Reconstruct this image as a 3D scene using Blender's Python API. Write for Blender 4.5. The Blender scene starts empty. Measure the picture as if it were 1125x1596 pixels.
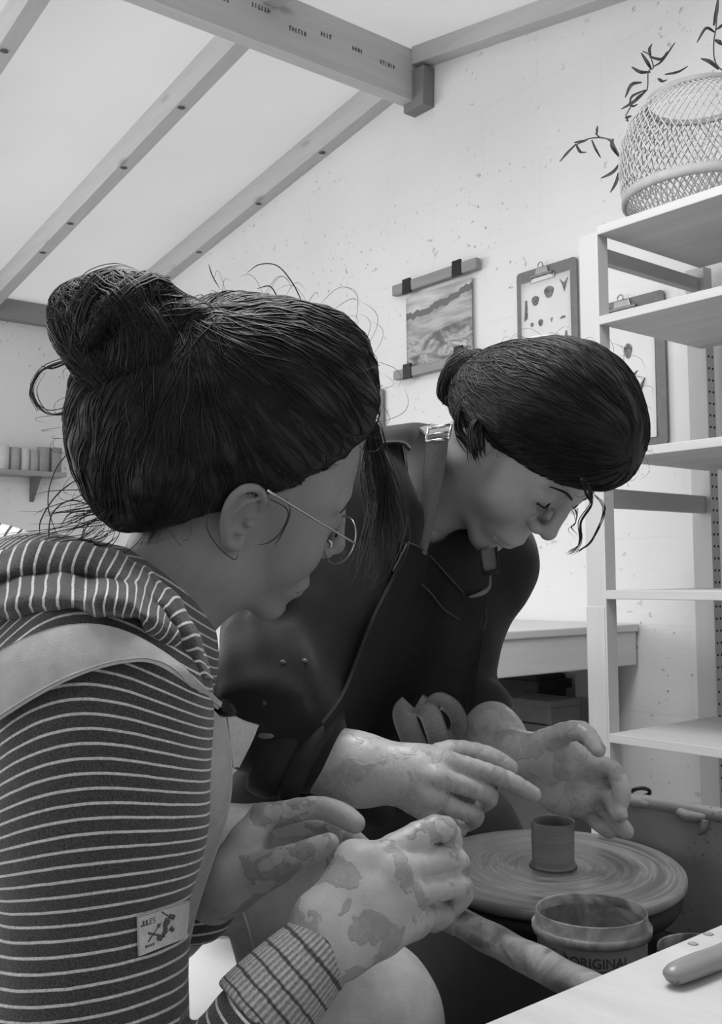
import bpy, math, random
import numpy as np
from mathutils import Vector, Matrix, noise as mnoise
random.seed(7); RNG = np.random.default_rng(11)
SC = bpy.context.scene
COL = SC.collection
A = np.array
# ------------------------------------------------------------ camera
FPX, CX, CY, CAMH = 1600.0, 562.5, 798.0, 1.0
_nd = A([.0092, 1, -104/FPX]); _nd /= np.linalg.norm(_nd)
WZ = -_nd
_b = A([1960., 86., FPX]); _b -= _b.dot(WZ)*WZ
WY = _b/np.linalg.norm(_b); WX = np.cross(WY, WZ)
RW, DW, FW = (A([WX[i], WY[i], WZ[i]]) for i in range(3))     # camera right / down / forward in the world
CAM = A([0, 0, CAMH])
def ray(px, py): return RW*((px-CX)/FPX) + DW*((py-CY)/FPX) + FW
def at(px, py, d): return CAM + ray(px, py)*d
def onX(px, py, x): r = ray(px, py); return CAM + r*(x/r[0])
def onY(px, py, y): r = ray(px, py); return CAM + r*(y/r[1])
def onZ(px, py, z): r = ray(px, py); return CAM + r*((z-CAMH)/r[2])
cam = bpy.data.cameras.new('camera'); camo = bpy.data.objects.new('camera', cam); COL.objects.link(camo)
cam.sensor_fit = 'AUTO'; cam.sensor_width = 36; cam.lens = 36*FPX/1596
M = Matrix.Identity(4)
for r in range(3):
    M[r][0], M[r][1], M[r][2], M[r][3] = RW[r], -DW[r], -FW[r], CAM[r]
camo.matrix_world = M
cam.clip_start = .01
SC.camera = camo
SC.view_settings.view_transform = 'Standard'; SC.view_settings.look = 'None'
SC.view_settings.gamma = 1; SC.view_settings.use_curve_mapping = False
# ------------------------------------------------------------ materials
def g(v):
    v /= 255.
    return v/12.92 if v <= .04045 else ((v+.055)/1.055)**2.4
class NT:
    def __init__(s, name):
        s.m = bpy.data.materials.new(name); s.m.use_nodes = True
        s.t = s.m.node_tree; s.n = s.t.nodes; s.p = s.n['Principled BSDF']
    def node(s, typ, **kw):
        n = s.n.new(typ)
        for k, v in kw.items():
            if k in n.inputs.keys() if isinstance(k, str) else False: n.inputs[k].default_value = v
            else: setattr(n, k, v)
        return n
    def link(s, a, b): s.t.links.new(a, b)
    def math(s, op, a, b=None, c=None, clamp=False):
        n = s.n.new('ShaderNodeMath'); n.operation = op; n.use_clamp = clamp
        for i, x in enumerate((a, b, c)):
            if x is None: continue
            if isinstance(x, (int, float)): n.inputs[i].default_value = x
            else: s.link(x, n.inputs[i])
        return n.outputs[0]
    def coords(s, kind='Object', scale=(1, 1, 1), rot=(0, 0, 0)):
        c = s.n.new('ShaderNodeTexCoord'); mp = s.n.new('ShaderNodeMapping')
        mp.inputs['Scale'].default_value = scale; mp.inputs['Rotation'].default_value = rot
        s.link(c.outputs[kind], mp.inputs[0]); return mp.outputs[0]
    def noise(s, co, scale=5, detail=4, rough=.5, dist=0):
        n = s.n.new('ShaderNodeTexNoise'); n.inputs['Scale'].default_value = scale
        n.inputs['Detail'].default_value = detail; n.inputs['Roughness'].default_value = rough
        n.inputs['Distortion'].default_value = dist
        if co is not None: s.link(co, n.inputs['Vector'])
        return n.outputs['Fac']
    def voro(s, co, scale=5, feature='F1', out='Distance'):
        n = s.n.new('ShaderNodeTexVoronoi'); n.feature = feature; n.inputs['Scale'].default_value = scale
        if co is not None: s.link(co, n.inputs['Vector'])
        return n.outputs[out]
    def ramp(s, fac, stops):
        n = s.n.new('ShaderNodeValToRGB'); e = n.color_ramp.elements
        while len(e) < len(stops): e.new(.5)
        for el, (p, v) in zip(e, stops):
            el.position = p; el.color = (v, v, v, 1)
        s.link(fac, n.inputs[0]); return n.outputs[0]
    def mix(s, fac, a, b):
        n = s.n.new('ShaderNodeMix'); n.data_type = 'RGBA'
        for idx, x in ((0, fac), (6, a), (7, b)):
            if isinstance(x, (int, float)):
                n.inputs[idx].default_value = x if idx == 0 else (x, x, x, 1)
            else: s.link(x, n.inputs[idx])
        return n.outputs[2]
    def attr(s, name, out='Fac'):
        n = s.n.new('ShaderNodeAttribute'); n.attribute_name = name; return n.outputs[out]
    def base(s, x):
        if isinstance(x, (int, float)): s.p.inputs['Base Color'].default_value = (x, x, x, 1)
        else: s.link(x, s.p.inputs['Base Color'])
        return s
    def set(s, **kw):
        for k, v in kw.items():
            k = {'rough': 'Roughness', 'metal': 'Metallic', 'spec': 'Specular IOR Level', 'trans': 'Transmission Weight', 'ior': 'IOR',
                 'sss': 'Subsurface Weight', 'sheen': 'Sheen Weight', 'coat': 'Coat Weight', 'alpha': 'Alpha', 'aniso': 'Anisotropic'}[k]
            if isinstance(v, (int, float)): s.p.inputs[k].default_value = v
            else: s.link(v, s.p.inputs[k])
        return s
    def bump(s, h, strength=.3, dist=.01):
        b = s.n.new('ShaderNodeBump'); b.inputs['Strength'].default_value = strength; b.inputs['Distance'].default_value = dist
        s.link(h, b.inputs['Height'])
        if s.p.inputs['Normal'].is_linked:
            s.link(s.p.inputs['Normal'].links[0].from_socket, b.inputs['Normal'])
        s.link(b.outputs[0], s.p.inputs['Normal']); return s
def plain(name, v, rough=.6, metal=0, spec=.3, nz=.0, nscale=40, bump=0):
    t = NT(name); co = t.coords()
    if nz: t.base(t.ramp(t.noise(co, nscale, 5, .6), [(.3, v*(1-nz)), (.7, v*(1+nz))]))
    else: t.base(v)
    t.set(rough=rough, metal=metal, spec=spec)
    if bump: t.bump(t.noise(co, nscale*2, 4), bump, .004)
    return t.m
def wood(name, v, axis, knots=True, rough=.6, contrast=.12, scale=1.0):
    t = NT(name); s = [38*scale]*3; s[axis] = 2.2*scale
    co = t.coords(scale=tuple(s))
    n1 = t.noise(co, 1.0, 5, .55, .6)
    s2 = [150*scale]*3; s2[axis] = 4*scale
    n2 = t.noise(t.coords(scale=tuple(s2)), 1.0, 3, .5)
    f = t.math('ADD', t.math('MULTIPLY', n1, .65), t.math('MULTIPLY', n2, .35))
    c = t.ramp(f, [(.3, v*(1-contrast)), (.7, v*(1+contrast))])
    if knots:
        s3 = [9*scale]*3; s3[axis] = 3.4*scale
        vd = t.voro(t.coords(scale=tuple(s3)), 1.0)
        k = t.ramp(vd, [(.05, 1.0), (.16, 0)])
        c = t.mix(t.math('MULTIPLY', k, .65), c, v*.45)
    t.base(c); t.set(rough=rough, spec=.25); t.bump(f, .12, .003)
    return t.m
# ------------------------------------------------------------ scene helpers
def tag(o, label=None, cat=None, group=None, kind=None):
    if label: o['label'] = label
    if cat: o['category'] = cat
    if group: o['group'] = group
    if kind: o['kind'] = kind
    return o
def thing(name, label, cat, loc=(0, 0, 0), group=None):
    o = bpy.data.objects.new(name, None); COL.objects.link(o); o.location = Vector(loc)
    o.empty_display_size = .05
    return tag(o, label, cat, group)
def wloc(o):
    v = Vector((0, 0, 0))
    while o is not None: v += Vector(o.location); o = o.parent
    return A(v)
def make(name, V, F, mat, parent=None, smooth=True, uv=None, attrs=None, loc=None, bevel=0, kind=None):
    """world-space vertices -> one mesh object; the origin goes to loc (top level) or to the parent's origin"""
    V = np.asarray(V, dtype=np.float64)
    base = wloc(parent) if parent is not None else (A(loc) if loc is not None else np.zeros(3))
    me = bpy.data.meshes.new(name)
    me.from_pydata((V-base).tolist(), [], [tuple(int(i) for i in f) for f in F] if not isinstance(F, np.ndarray) else F.tolist())
    if smooth: me.polygons.foreach_set('use_smooth', [True]*len(me.polygons))
    if attrs:
        for k, a in attrs.items():
            at_ = me.attributes.new(k, 'FLOAT', 'POINT'); at_.data.foreach_set('value', np.asarray(a, dtype=np.float32))
    if uv is not None:
        ul = me.uv_layers.new(name='UVMap')
        li = np.empty(len(me.loops), dtype=np.int32); me.loops.foreach_get('vertex_index', li)
        ul.data.foreach_set('uv', np.asarray(uv, dtype=np.float32)[li].ravel())
    me.update()
    o = bpy.data.objects.new(name, me); COL.objects.link(o)
    if mat is not None: me.materials.append(mat)
    if parent is not None: o.parent = parent
    elif loc is not None: o.location = Vector(loc)
    if bevel:
        b = o.modifiers.new('bevel', 'BEVEL'); b.width = bevel; b.segments = 2; b.limit_method = 'ANGLE'; b.angle_limit = math.radians(40)
    if kind: o['kind'] = kind
    return o
def attach(o, mb, mat):
    """fold small surface marks into an object's own mesh, with their own material"""
    old = o.data; nv, nf = len(old.vertices), len(old.polygons); base = wloc(o)
    V = [v.co[:] for v in old.vertices]+[tuple(A(v)-base) for v in mb.v]; F = [tuple(p.vertices) for p in old.polygons]+[tuple(i+nv for i in f) for f in mb.f]
    me = bpy.data.meshes.new(old.name); me.from_pydata(V, [], F)
    for m_ in old.materials: me.materials.append(m_)
    me.materials.append(mat); k = len(me.materials)-1
    me.polygons.foreach_set('material_index', [p.material_index for p in old.polygons]+[k]*len(mb.f))
    me.polygons.foreach_set('use_smooth', [p.use_smooth for p in old.polygons]+[False]*len(mb.f))
    me.update(); o.data = me
class MB:
    def __init__(s): s.v = []; s.f = []
    def add(s, V, F):
        o = len(s.v); s.v += [tuple(map(float, x)) for x in V]; s.f += [tuple(int(i)+o for i in f) for f in F]; return s
    def box(s, lo, hi):
        x0, y0, z0 = lo; x1, y1, z1 = hi
        return s.hexa([(x0, y0, z0), (x1, y0, z0), (x1, y1, z0), (x0, y1, z0)], [(x0, y0, z1), (x1, y0, z1), (x1, y1, z1), (x0, y1, z1)])
    def hexa(s, b, t):
        return s.add(list(b)+list(t), [(3, 2, 1, 0), (4, 5, 6, 7), (0, 1, 5, 4), (1, 2, 6, 5), (2, 3, 7, 6), (3, 0, 4, 7)])
    def bar(s, p, q, side, w, h):
        """box beam from p to q; w across 'side', h across the third axis (centred)"""
        p, q, side = A(p, float), A(q, float), A(side, float)
        d = q-p; d = d/np.linalg.norm(d); sd = side-side.dot(d)*d; sd /= np.linalg.norm(sd); up = np.cross(d, sd)
        r = [(-1, -1), (1, -1), (1, 1), (-1, 1)]
        return s.hexa([p+sd*w/2*a+up*h/2*c for a, c in r], [q+sd*w/2*a+up*h/2*c for a, c in r])
    def prism(s, pts, ext):
        n = len(pts); P = [A(p, float) for p in pts]; Q = [p+A(ext, float) for p in P]
        return s.add(P+Q, [tuple(range(n-1, -1, -1)), tuple(range(n, 2*n))]+[(i, (i+1) % n, n+(i+1) % n, n+i) for i in range(n)])
    def lathe(s, prof, c=(0, 0, 0), n=48, M3=None, caps=False):
        c = A(c, float); V = []; F = []
        for r, z in prof:
            for k in range(n):
                a = 2*math.pi*k/n; p = A([r*math.cos(a), r*math.sin(a), z])
                V.append(c+(M3@p if M3 is not None else p))
        m = len(prof)
        for i in range(m-1):
            for k in range(n):
                F.append((i*n+k, i*n+(k+1) % n, (i+1)*n+(k+1) % n, (i+1)*n+k))
        if caps: F.append(tuple(range(n-1, -1, -1))); F.append(tuple((m-1)*n+k for k in range(n)))
        return s.add(V, F)
    def tube(s, pts, r, n=8, sub=1, caps=True):
        V, F = tube_mesh(pts, r, n, sub, caps); return s.add(V, F)
    def build(s, name, mat, parent=None, smooth=False, **kw): return make(name, s.v, s.f, mat, parent, smooth, **kw)
def crom(P, n):
    """Catmull-Rom through the rows of P (m,...) -> n samples"""
    P = np.asarray(P, float); m = len(P)
    t = np.linspace(0, m-1, n); i = np.clip(np.floor(t).astype(int), 0, m-2); u = (t-i)
    u = u.reshape((-1,)+(1,)*(P.ndim-1))
    if m == 2: return P[0]*(1-u)+P[1]*u
    p1, p2 = P[i], P[i+1]
    p0 = np.where((i > 0).reshape(u.shape), P[np.maximum(i-1, 0)], 2*p1-p2)
    p3 = np.where((i+2 < m).reshape(u.shape), P[np.minimum(i+2, m-1)], 2*p2-p1)
    return .5*((2*p1)+(-p0+p2)*u+(2*p0-5*p1+4*p2-p3)*u*u+(-p0+3*p1-3*p2+p3)*u**3)
def tube_mesh(pts, r, n=8, sub=1, caps=True, flat=1.0, flatdir=None):
    P = A(pts, float); r = np.full(len(P), float(r)) if np.isscalar(r) else A(r, float)
    if sub > 1:
        N = (len(P)-1)*sub+1; P = crom(P, N); r = crom(r[:, None], N)[:, 0]
    T = np.gradient(P, axis=0); T /= np.linalg.norm(T, axis=1)[:, None]+1e-12
    nv = A(flatdir, float) if flatdir is not None else (A([0, 0, 1.]) if abs(T[0][2]) < .9 else A([1., 0, 0]))
    V = []; ang = np.arange(n)*2*math.pi/n
    for i in range(len(P)):
        nv = nv-nv.dot(T[i])*T[i]; nv /= np.linalg.norm(nv)+1e-12; bv = np.cross(T[i], nv)
        V.append(P[i]+r[i]*(np.cos(ang)[:, None]*nv*flat+np.sin(ang)[:, None]*bv))
    m = len(P); V = np.concatenate(V); F = []
    for i in range(m-1):
        for k in range(n): F.append((i*n+k, i*n+(k+1) % n, (i+1)*n+(k+1) % n, (i+1)*n+k))
    if caps: F.append(tuple(range(n-1, -1, -1))); F.append(tuple((m-1)*n+k for k in range(n)))
    return V, F
def grid_sheet(C, nu, nv, thick=.003, flip=False, bumpf=None):
    """control grid (a,b,3) -> smooth sheet with thickness; returns V,F,uv"""
    C = np.asarray(C, float)
    S = crom(C, nu); S = np.swapaxes(crom(np.swapaxes(S, 0, 1), nv), 0, 1)
    U, W = np.meshgrid(np.linspace(0, 1, nu), np.linspace(0, 1, nv), indexing='ij')
    du = np.gradient(S, axis=0); dv = np.gradient(S, axis=1); N = np.cross(du, dv); N /= np.linalg.norm(N, axis=2)[..., None]+1e-12
    if flip: N = -N
    if bumpf is not None: S = S+N*bumpf(U, W)[..., None]
    top = S.reshape(-1, 3); bot = (S-N*thick).reshape(-1, 3); n = nu*nv
    idx = np.arange(n).reshape(nu, nv)
    q = np.stack([idx[:-1, :-1], idx[1:, :-1], idx[1:, 1:], idx[:-1, 1:]], -1).reshape(-1, 4)
    if flip: q = q[:, ::-1]
    F = [tuple(x) for x in q]+[tuple(x[::-1]+n) for x in q]
    def rim(e):
        e = list(e)
        for a, b in zip(e[:-1], e[1:]): F.append((a, b, b+n, a+n) if flip else (b, a, a+n, b+n))
    rim(idx[:, 0][::-1]); rim(idx[:, -1]); rim(idx[0, :]); rim(idx[-1, :][::-1])
    uv = np.stack([U.ravel(), W.ravel()], 1)
    return np.concatenate([top, bot]), F, np.concatenate([uv, uv])
def sheet(name, C, nu, nv, mat, parent, thick=.003, flip=False, bumpf=None, **kw):
    V, F, uv = grid_sheet(C, nu, nv, thick, flip, bumpf)
    return make(name, V, F, mat, parent, True, uv=uv, **kw)
def pxgrid(rows): return A([[at(*p) for p in r] for r in rows])
# ------------------------------------------------------------ the room
GY = 2.2554          # gable wall plane
LX = -4.783          # eave wall plane
RX, RZ, PITCH = -2.41, 2.74, .165
t = NT('painted_block_wall')
co = t.coords()
big = t.noise(co, 1.3, 3, .5)
fine = t.noise(co, 55, 6, .65)
v = t.ramp(big, [(.3, .68), (.7, .76)])
# pits and scuffs in the paint, in patches
patch = t.ramp(t.noise(co, 3.1, 4, .6), [(.45, 0), (.62, 1)])
pit = t.ramp(t.voro(co, 26), [(.055, 1), (.13, 0)])
pit2 = t.ramp(t.noise(co, 34, 3, .55), [(.66, 0), (.72, 1)])
pp = t.math('MULTIPLY', t.math('MAXIMUM', pit, pit2), patch)
v = t.mix(t.math('MULTIPLY', pp, .75), v, .22)
sp = t.n.new('ShaderNodeSeparateXYZ'); t.link(co, sp.inputs[0])
cb = t.n.new('ShaderNodeCombineXYZ')
t.link(t.math('ADD', sp.outputs[0], .12), cb.inputs[0]); t.link(t.math('ADD', sp.outputs[2], .028), cb.inputs[1])
br = t.n.new('ShaderNodeTexBrick'); t.link(cb.outputs[0], br.inputs['Vector'])
br.inputs['Scale'].default_value = 1.0; br.inputs['Brick Width'].default_value = .45; br.inputs['Row Height'].default_value = .225
br.inputs['Mortar Size'].default_value = .006; br.inputs['Mortar Smooth'].default_value = .6
for k in ('Color1', 'Color2'): br.inputs[k].default_value = (1, 1, 1, 1)
br.inputs['Mortar'].default_value = (0, 0, 0, 1)
t.base(t.mix(t.math('MULTIPLY', br.outputs['Fac'], .05), v, .45)); t.set(rough=.75, spec=.2)
t.bump(br.outputs['Color'], .10, .006); t.bump(fine, .35, .004); t.bump(t.math('SUBTRACT', 1, pp), .6, .004)
M_WALL = t.m
t = NT('translucent_roof_sheet'); co = t.coords()
c_ = t.ramp(t.noise(co, 1.1, 3), [(.3, .60), (.7, .68)])
df = t.n.new('ShaderNodeBsdfDiffuse'); tr = t.n.new('ShaderNodeBsdfTranslucent'); mx = t.n.new('ShaderNodeMixShader'); mx.inputs[0].default_value = .62
t.link(c_, df.inputs[0]); t.link(c_, tr.inputs[0]); t.link(df.outputs[0], mx.inputs[1]); t.link(tr.outputs[0], mx.inputs[2])
t.link(mx.outputs[0], t.n['Material Output'].inputs['Surface'])
M_CEIL = t.m
M_FLOOR = plain('concrete_floor', .42, .8, nz=.25, nscale=6, bump=.2)
W_X = wood('pine_along_x', .30, 0); W_Y = wood('pine_along_y', .30, 1); W_Z = wood('pine_along_z', .36, 2)
W_RAFT = wood('rafter_pine', .48, 0, contrast=.08); W_BEAM = wood('beam_pine', .50, 1, contrast=.10)
def roofz(x): return RZ - PITCH*abs(x-RX)
x_right = 1.7; y_back = -2.6
m = MB().box((LX-.15, y_back, -.1), (x_right, GY+.15, 0)); m.build('floor', M_FLOOR, kind='structure')
m = MB().prism([(LX-.1, GY, 0), (x_right, GY, 0), (x_right, GY, roofz(x_right)+.05), (RX, GY, RZ+.05), (LX-.1, GY, roofz(LX)+.05)], (0, .12, 0))
m.build('wall_gable', M_WALL, kind='structure')
m = MB().box((LX-.12, y_back, 0), (LX, GY, roofz(LX)+.02)); m.build('wall_left', M_WALL, kind='structure')
m = MB()
for xa, xb in ((LX-.1, RX), (RX, x_right+.1)):
    m.add([(xa, y_back-.1, roofz(xa)), (xb, y_back-.1, roofz(xb)), (xb, GY+.1, roofz(xb)), (xa, GY+.1, roofz(xa))], [(0, 1, 2, 3)])
m.build('ceiling', M_CEIL, kind='structure')
m = MB().box((x_right, y_back, 0), (x_right+.12, GY, roofz(x_right)-.01)); m.build('wall_right', M_WALL, kind='structure')
m = MB().box((LX-.1, y_back-.12, 0), (x_right+.1, y_back, roofz(LX)-.01)); m.build('wall_back', M_WALL, kind='structure')
# ridge beam, with its printed grade marks
M_INK = plain('faded_ink', g(105), .9)
b = thing('ridge_beam', 'thick pale timber roof beam with stamped marks running across the top of the photo', 'beam', (RX, .5, 2.56))
bt = MB().box((RX-.05, y_back+.1, 2.558), (RX, GY, 2.732)).build('timber', W_BEAM, b)
ink = MB()
def stamp(y0, z0, w, h, slant=0):
    ink.box((RX-.001, y0, z0), (RX+.0008, y0+w, z0+h))
r_ = random.Random(3)
y = 1.02
while y < 2.12:
    if r_.random() < .92:
        z = 2.625+.03*r_.random()
        for k in range(r_.choice([3, 4, 6])):
            stamp(y+k*.011, z, .003+.003*r_.random(), .014); 
            if r_.random() < .6: stamp(y+k*.011, z+r_.choice([0, .006, .012]), .009, .003)
        y += .09
    y += .02+.05*r_.random()
attach(bt, ink, M_INK)
# little timber block under the beam end
MB().prism([(RX-.045, GY-.05, 2.53), (RX+.05, GY-.05, 2.53), (RX+.055, GY-.05, 2.66), (RX-.045, GY-.05, 2.66)], (0, .05, 0)).build('end_block', wood('dark_block', .2, 2), b, bevel=.003)
M_KNOT = plain('knot_brown', .09, .7)
def rafter(name, y0, y1, xa, xb, depth, label, drop=0.0):
    o = thing(name, label, 'rafter', ((xa+xb)/2, (y0+y1)/2, roofz((xa+xb)/2)-depth), 'roof rafters')
    za, zb = roofz(xa)-drop, roofz(xb)-drop
    MB().hexa([(xa, y0, za-depth), (xb, y0, zb-depth), (xb, y1, zb-depth), (xa, y1, za-depth)], [(xa, y0, za), (xb, y0, zb), (xb, y1, zb), (xa, y1, za)]).build('timber', W_RAFT, o, bevel=.002)
    for fx in (.3, .42, .62, .8):
        x = xa+(xb-xa)*fx; z = roofz(x)-drop-depth
        MB().lathe([(.013, -.0008), (.010, -.0015), (.0, -.0016)], (x, y0+(y1-y0)*.4, z), 10).build('knot', M_KNOT, o)
    return o
rafter('rafter', GY-.052, GY, LX, RX-.05, .095, 'rafter fixed flat against the white wall, left of the thick beam')
rafter('rafter', 1.62, 1.672, LX, RX-.05, .095, 'middle sloping rafter crossing the ceiling left of the thick beam')
rafter('rafter', 1.03, 1.082, LX, RX-.05, .095, 'rafter in the upper left corner, farthest from the white wall')
rafter('rafter', GY-.052, GY, RX, x_right, .06, 'rafter along the top of the white wall, right of the thick beam')
rafter('rafter', 1.62, 1.672, RX, x_right, .06, 'rafter stub meeting the top of the thick beam at the upper edge')
# wall plate on the eave wall
o = thing('wall_plate', 'short dark timber on the far left wall where the rafters land', 'timber', (LX+.03, 1, 2.23))
MB().box((LX, y_back+.1, 2.235), (LX+.05, GY-.055, 2.335)).build('timber', wood('plate_pine', .24, 1), o, bevel=.003)
# shelf and row of cups on the eave wall
o = thing('wall_shelf', 'narrow shelf with a row of cups on the far left wall', 'shelf', (LX+.07, 1.6, 1.50))
MB().box((LX, -.3, 1.495), (LX+.13, 2.0, 1.517)).build('board', wood('shelf_board_dim', .30, 1), o, bevel=.002)
for yy in (.2, 1.87): MB().prism([(LX, yy, 1.495), (LX+.1, yy, 1.495), (LX, yy, 1.38)], (0, .02, 0)).build('bracket', M_INK, o)
M_CUP = [plain('cup_glaze_%s' % n, v, .35, nz=.15, nscale=20) for n, v in (('pale', .55), ('mid', .36), ('grey', .28))]
cl = ['first pale cup at the left end of the far shelf', 'second cup on the far shelf, a little darker', 'third cup on the far shelf, pale and narrow', 'fourth cup on the far shelf, mid grey',
      'fifth cup on the far shelf, grey and wide', 'last dark grey cup at the right end of the far shelf']
for k, (px, w, hh) in enumerate([(4, .058, .115), (22, .05, .11), (38, .045, .112), (52, .048, .105), (67, .06, .12), (86, .06, .122)]):
    c = onX(px, 740, LX+.065); r = w/2*1.0
    c = A([LX+.065, c[1], 1.517])
    m = MB().lathe([(r*.82, 0), (r*.95, .01), (r, hh*.6), (r*1.02, hh), (r*.9, hh), (r*.86, .012), (0, .012)], c, 20)
    tag(m.build('cup', M_CUP[(0, 1, 0, 1, 2, 2)[k]], None, True, loc=c), cl[k], 'cup', 'cups on the far shelf')
# ------------------------------------------------------------ pine shelf unit
SXI, SY0 = -1.355, 1.775            # inner face of the left ladder, front plane
SD = .44                            # depth
SXR = SXI+.83
S_X = wood('shelf_pine', .50, 0, contrast=.10, scale=.7); S_Z = wood('post_pine', .50, 2, knots=False, contrast=.05)
S_Y = wood('rail_pine', .40, 1, contrast=.08); S_H = plain('peg_hole', .02, .9)
su = thing('shelf_unit', 'open pine shelf unit with five bare boards against the white wall', 'shelf', (SXI+.4, SY0+.2, 0))
ZT = onY(945, 356, SY0)[2]
pw, pd = .05, .034
def post(x0, y0, mark):
    p = MB().box((x0, y0, 0), (x0+pw, y0+pd, ZT)).build('post', S_Z, su)
    return p
for x0 in (SXI-pw, SXR):
    for y0 in (SY0, SY0+SD-pd):
        p = post(x0, y0, 0)
        if x0 < SXI:
            h = MB(); z = .1
            while z < ZT-.05:
                for yy in ((y0+.010, y0+.026) if y0 > SY0+.1 else (y0+.02,)):
                    h.lathe([(.0028, 0), (.0028, .0012), (0, .0012)], (SXI, yy, z), 8, A([[0, 0, 1.], [0, 1, 0], [-1, 0, 0]]))
                z += .0285
            if y0 > SY0+.1: attach(p, h, S_H)
# pieces joined over the front post
zj = onY(930, 945, SY0)[2]
MB().box((SXI-pw-.003, SY0-.0015, .3), (SXI-.004, SY0+.01, zj)).build('post_splice', S_Z, su, bevel=.002)
for (ya, yb) in ((378, 401), (760, 790)):
    za, zb = onY(950, ya, SY0+.02)[2], onY(950, yb, SY0+.02)[2]
    for x0 in (SXI-.034, SXR+.01): MB().box((x0, SY0+pd, zb), (x0+.022, SY0+SD-pd, za)).build('rail', S_Y, su, bevel=.002)
for k, (yt, yb) in enumerate(((352, 366), (492, 505.5), (703, 716), (921, 934), (1143, 1158))):
    xx = (932, 938, 950, 946, 955)[k]
    zb = onY(xx, yb, SY0)[2]; zt = zb+.019
    m = MB().box((SXI, SY0-.001, zb), (SXR, SY0+SD-.05, zt)); m.build('shelf_board', S_X, su, bevel=.0015)
# ------------------------------------------------------------ work bench behind
BX = onY(998, 1010, GY)[0]
bz1 = onY(995, 972, GY)[2]; bz0 = onY(998, 1036, GY)[2]
w = thing('work_bench', 'pale wooden work bench against the white wall behind the crouching woman', 'bench', (BX-.35, 1.6, 0))
B_Y = wood('bench_apron', .62, 1, contrast=.07); B_T = wood('bench_top', .6, 1, contrast=.06)
MB().box((BX-.72, 1.0, bz1-.02), (BX, GY-.005, bz1)).build('bench_top', B_T, w, bevel=.003)
MB().box((BX-.045, 1.02, bz0), (BX-.005, GY-.01, bz1-.02)).build('apron', B_Y, w, bevel=.003)
MB().box((BX-.70, 1.02, bz0), (BX-.66, GY-.01, bz1-.02)).build('apron', B_Y, w, bevel=.003)
for yy in (1.06, GY-.12):
    for xx in (BX-.12, BX-.66): MB().box((xx, yy, 0), (xx+.07, yy+.07, bz0)).build('leg', wood('bench_leg', .2, 2), w, bevel=.003)
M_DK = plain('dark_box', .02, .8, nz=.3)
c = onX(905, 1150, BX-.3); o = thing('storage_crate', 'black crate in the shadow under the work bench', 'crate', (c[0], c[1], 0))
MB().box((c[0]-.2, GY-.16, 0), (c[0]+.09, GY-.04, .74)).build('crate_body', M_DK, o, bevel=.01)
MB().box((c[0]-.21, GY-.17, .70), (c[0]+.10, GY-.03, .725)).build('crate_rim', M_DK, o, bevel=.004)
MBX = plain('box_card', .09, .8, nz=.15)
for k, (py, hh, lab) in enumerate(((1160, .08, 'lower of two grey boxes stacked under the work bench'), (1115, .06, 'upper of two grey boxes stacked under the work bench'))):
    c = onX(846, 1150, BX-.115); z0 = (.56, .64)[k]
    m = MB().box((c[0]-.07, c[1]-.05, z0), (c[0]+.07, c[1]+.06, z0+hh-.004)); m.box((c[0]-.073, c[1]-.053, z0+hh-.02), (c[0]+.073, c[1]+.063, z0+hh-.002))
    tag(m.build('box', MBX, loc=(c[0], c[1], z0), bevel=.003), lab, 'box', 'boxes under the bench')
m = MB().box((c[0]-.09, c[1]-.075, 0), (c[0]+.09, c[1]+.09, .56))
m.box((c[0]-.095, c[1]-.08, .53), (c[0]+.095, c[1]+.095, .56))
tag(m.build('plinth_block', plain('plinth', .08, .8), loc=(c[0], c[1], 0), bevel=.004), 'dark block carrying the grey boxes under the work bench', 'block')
# ------------------------------------------------------------ things on the wall and on the shelf
def wx(px, py): return onY(px, py, GY)[0]
def wz(px, py): return onY(px, py, GY)[2]
M_CLIPD = plain('black_clip', .012, .4); M_STEEL = plain('clip_steel', .35, .3, 1.0); M_PAPER = plain('drawing_paper', .66, .85, nz=.04, nscale=12)
M_BRD = plain('clipboard_brown', .17, .7, nz=.12, nscale=60, bump=.1); M_MARK = plain('ink_drawing', .16, .9, nz=.7, nscale=110)
# hanging print between two wooden rails
xl, xr = wx(637, 470), wx(739, 434); zt, zb_ = wz(637, 466), wz(637, 584); xm = (xl+xr)/2
po = thing('hanging_print', 'landscape print clipped between two wooden rails on the white wall', 'poster', (xm, GY-.01, zb_))
t = NT('landscape_print'); co = t.coords('Object', scale=(1, 1, 1), rot=(0, 0, 0))
sp = t.n.new('ShaderNodeSeparateXYZ'); t.link(co, sp.inputs[0]); H_ = zt-zb_
zz = t.math('DIVIDE', sp.outputs[2], H_); xx = t.math('DIVIDE', sp.outputs[0], xr-xl)
st_ = t.coords(scale=(10, 1, 24), rot=(0, .75, 0)); f1 = t.noise(st_, 1.0, 4, .6, .6)
fld = t.ramp(f1, [(.38, .13), (.47, .26), (.53, .46), (.60, .20), (.68, .55)])
sky = t.ramp(t.noise(t.coords(scale=(6, 1, 30)), 1.0, 3), [(.35, .36), (.6, .60)])
mt = t.math('ADD', .70, t.math('MULTIPLY', t.noise(t.coords(scale=(14, 1, 2)), 1.0, 3, .6), .28)); mt = t.math('ADD', mt, t.math('MULTIPLY', xx, .12))
mid = t.ramp(t.noise(t.coords(scale=(8, 1, 40), rot=(0, .25, 0)), 1.0, 3), [(.4, .28), (.6, .46)])
hill = t.math('LESS_THAN', zz, mt); hill2 = t.math('LESS_THAN', zz, t.math('SUBTRACT', mt, .09)); low = t.math('LESS_THAN', zz, t.math('ADD', .46, t.math('MULTIPLY', xx, .14)))
c = t.mix(hill, sky, .15); c = t.mix(hill2, c, mid); c = t.mix(low, c, fld); t.base(c); t.set(rough=.8)
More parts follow.
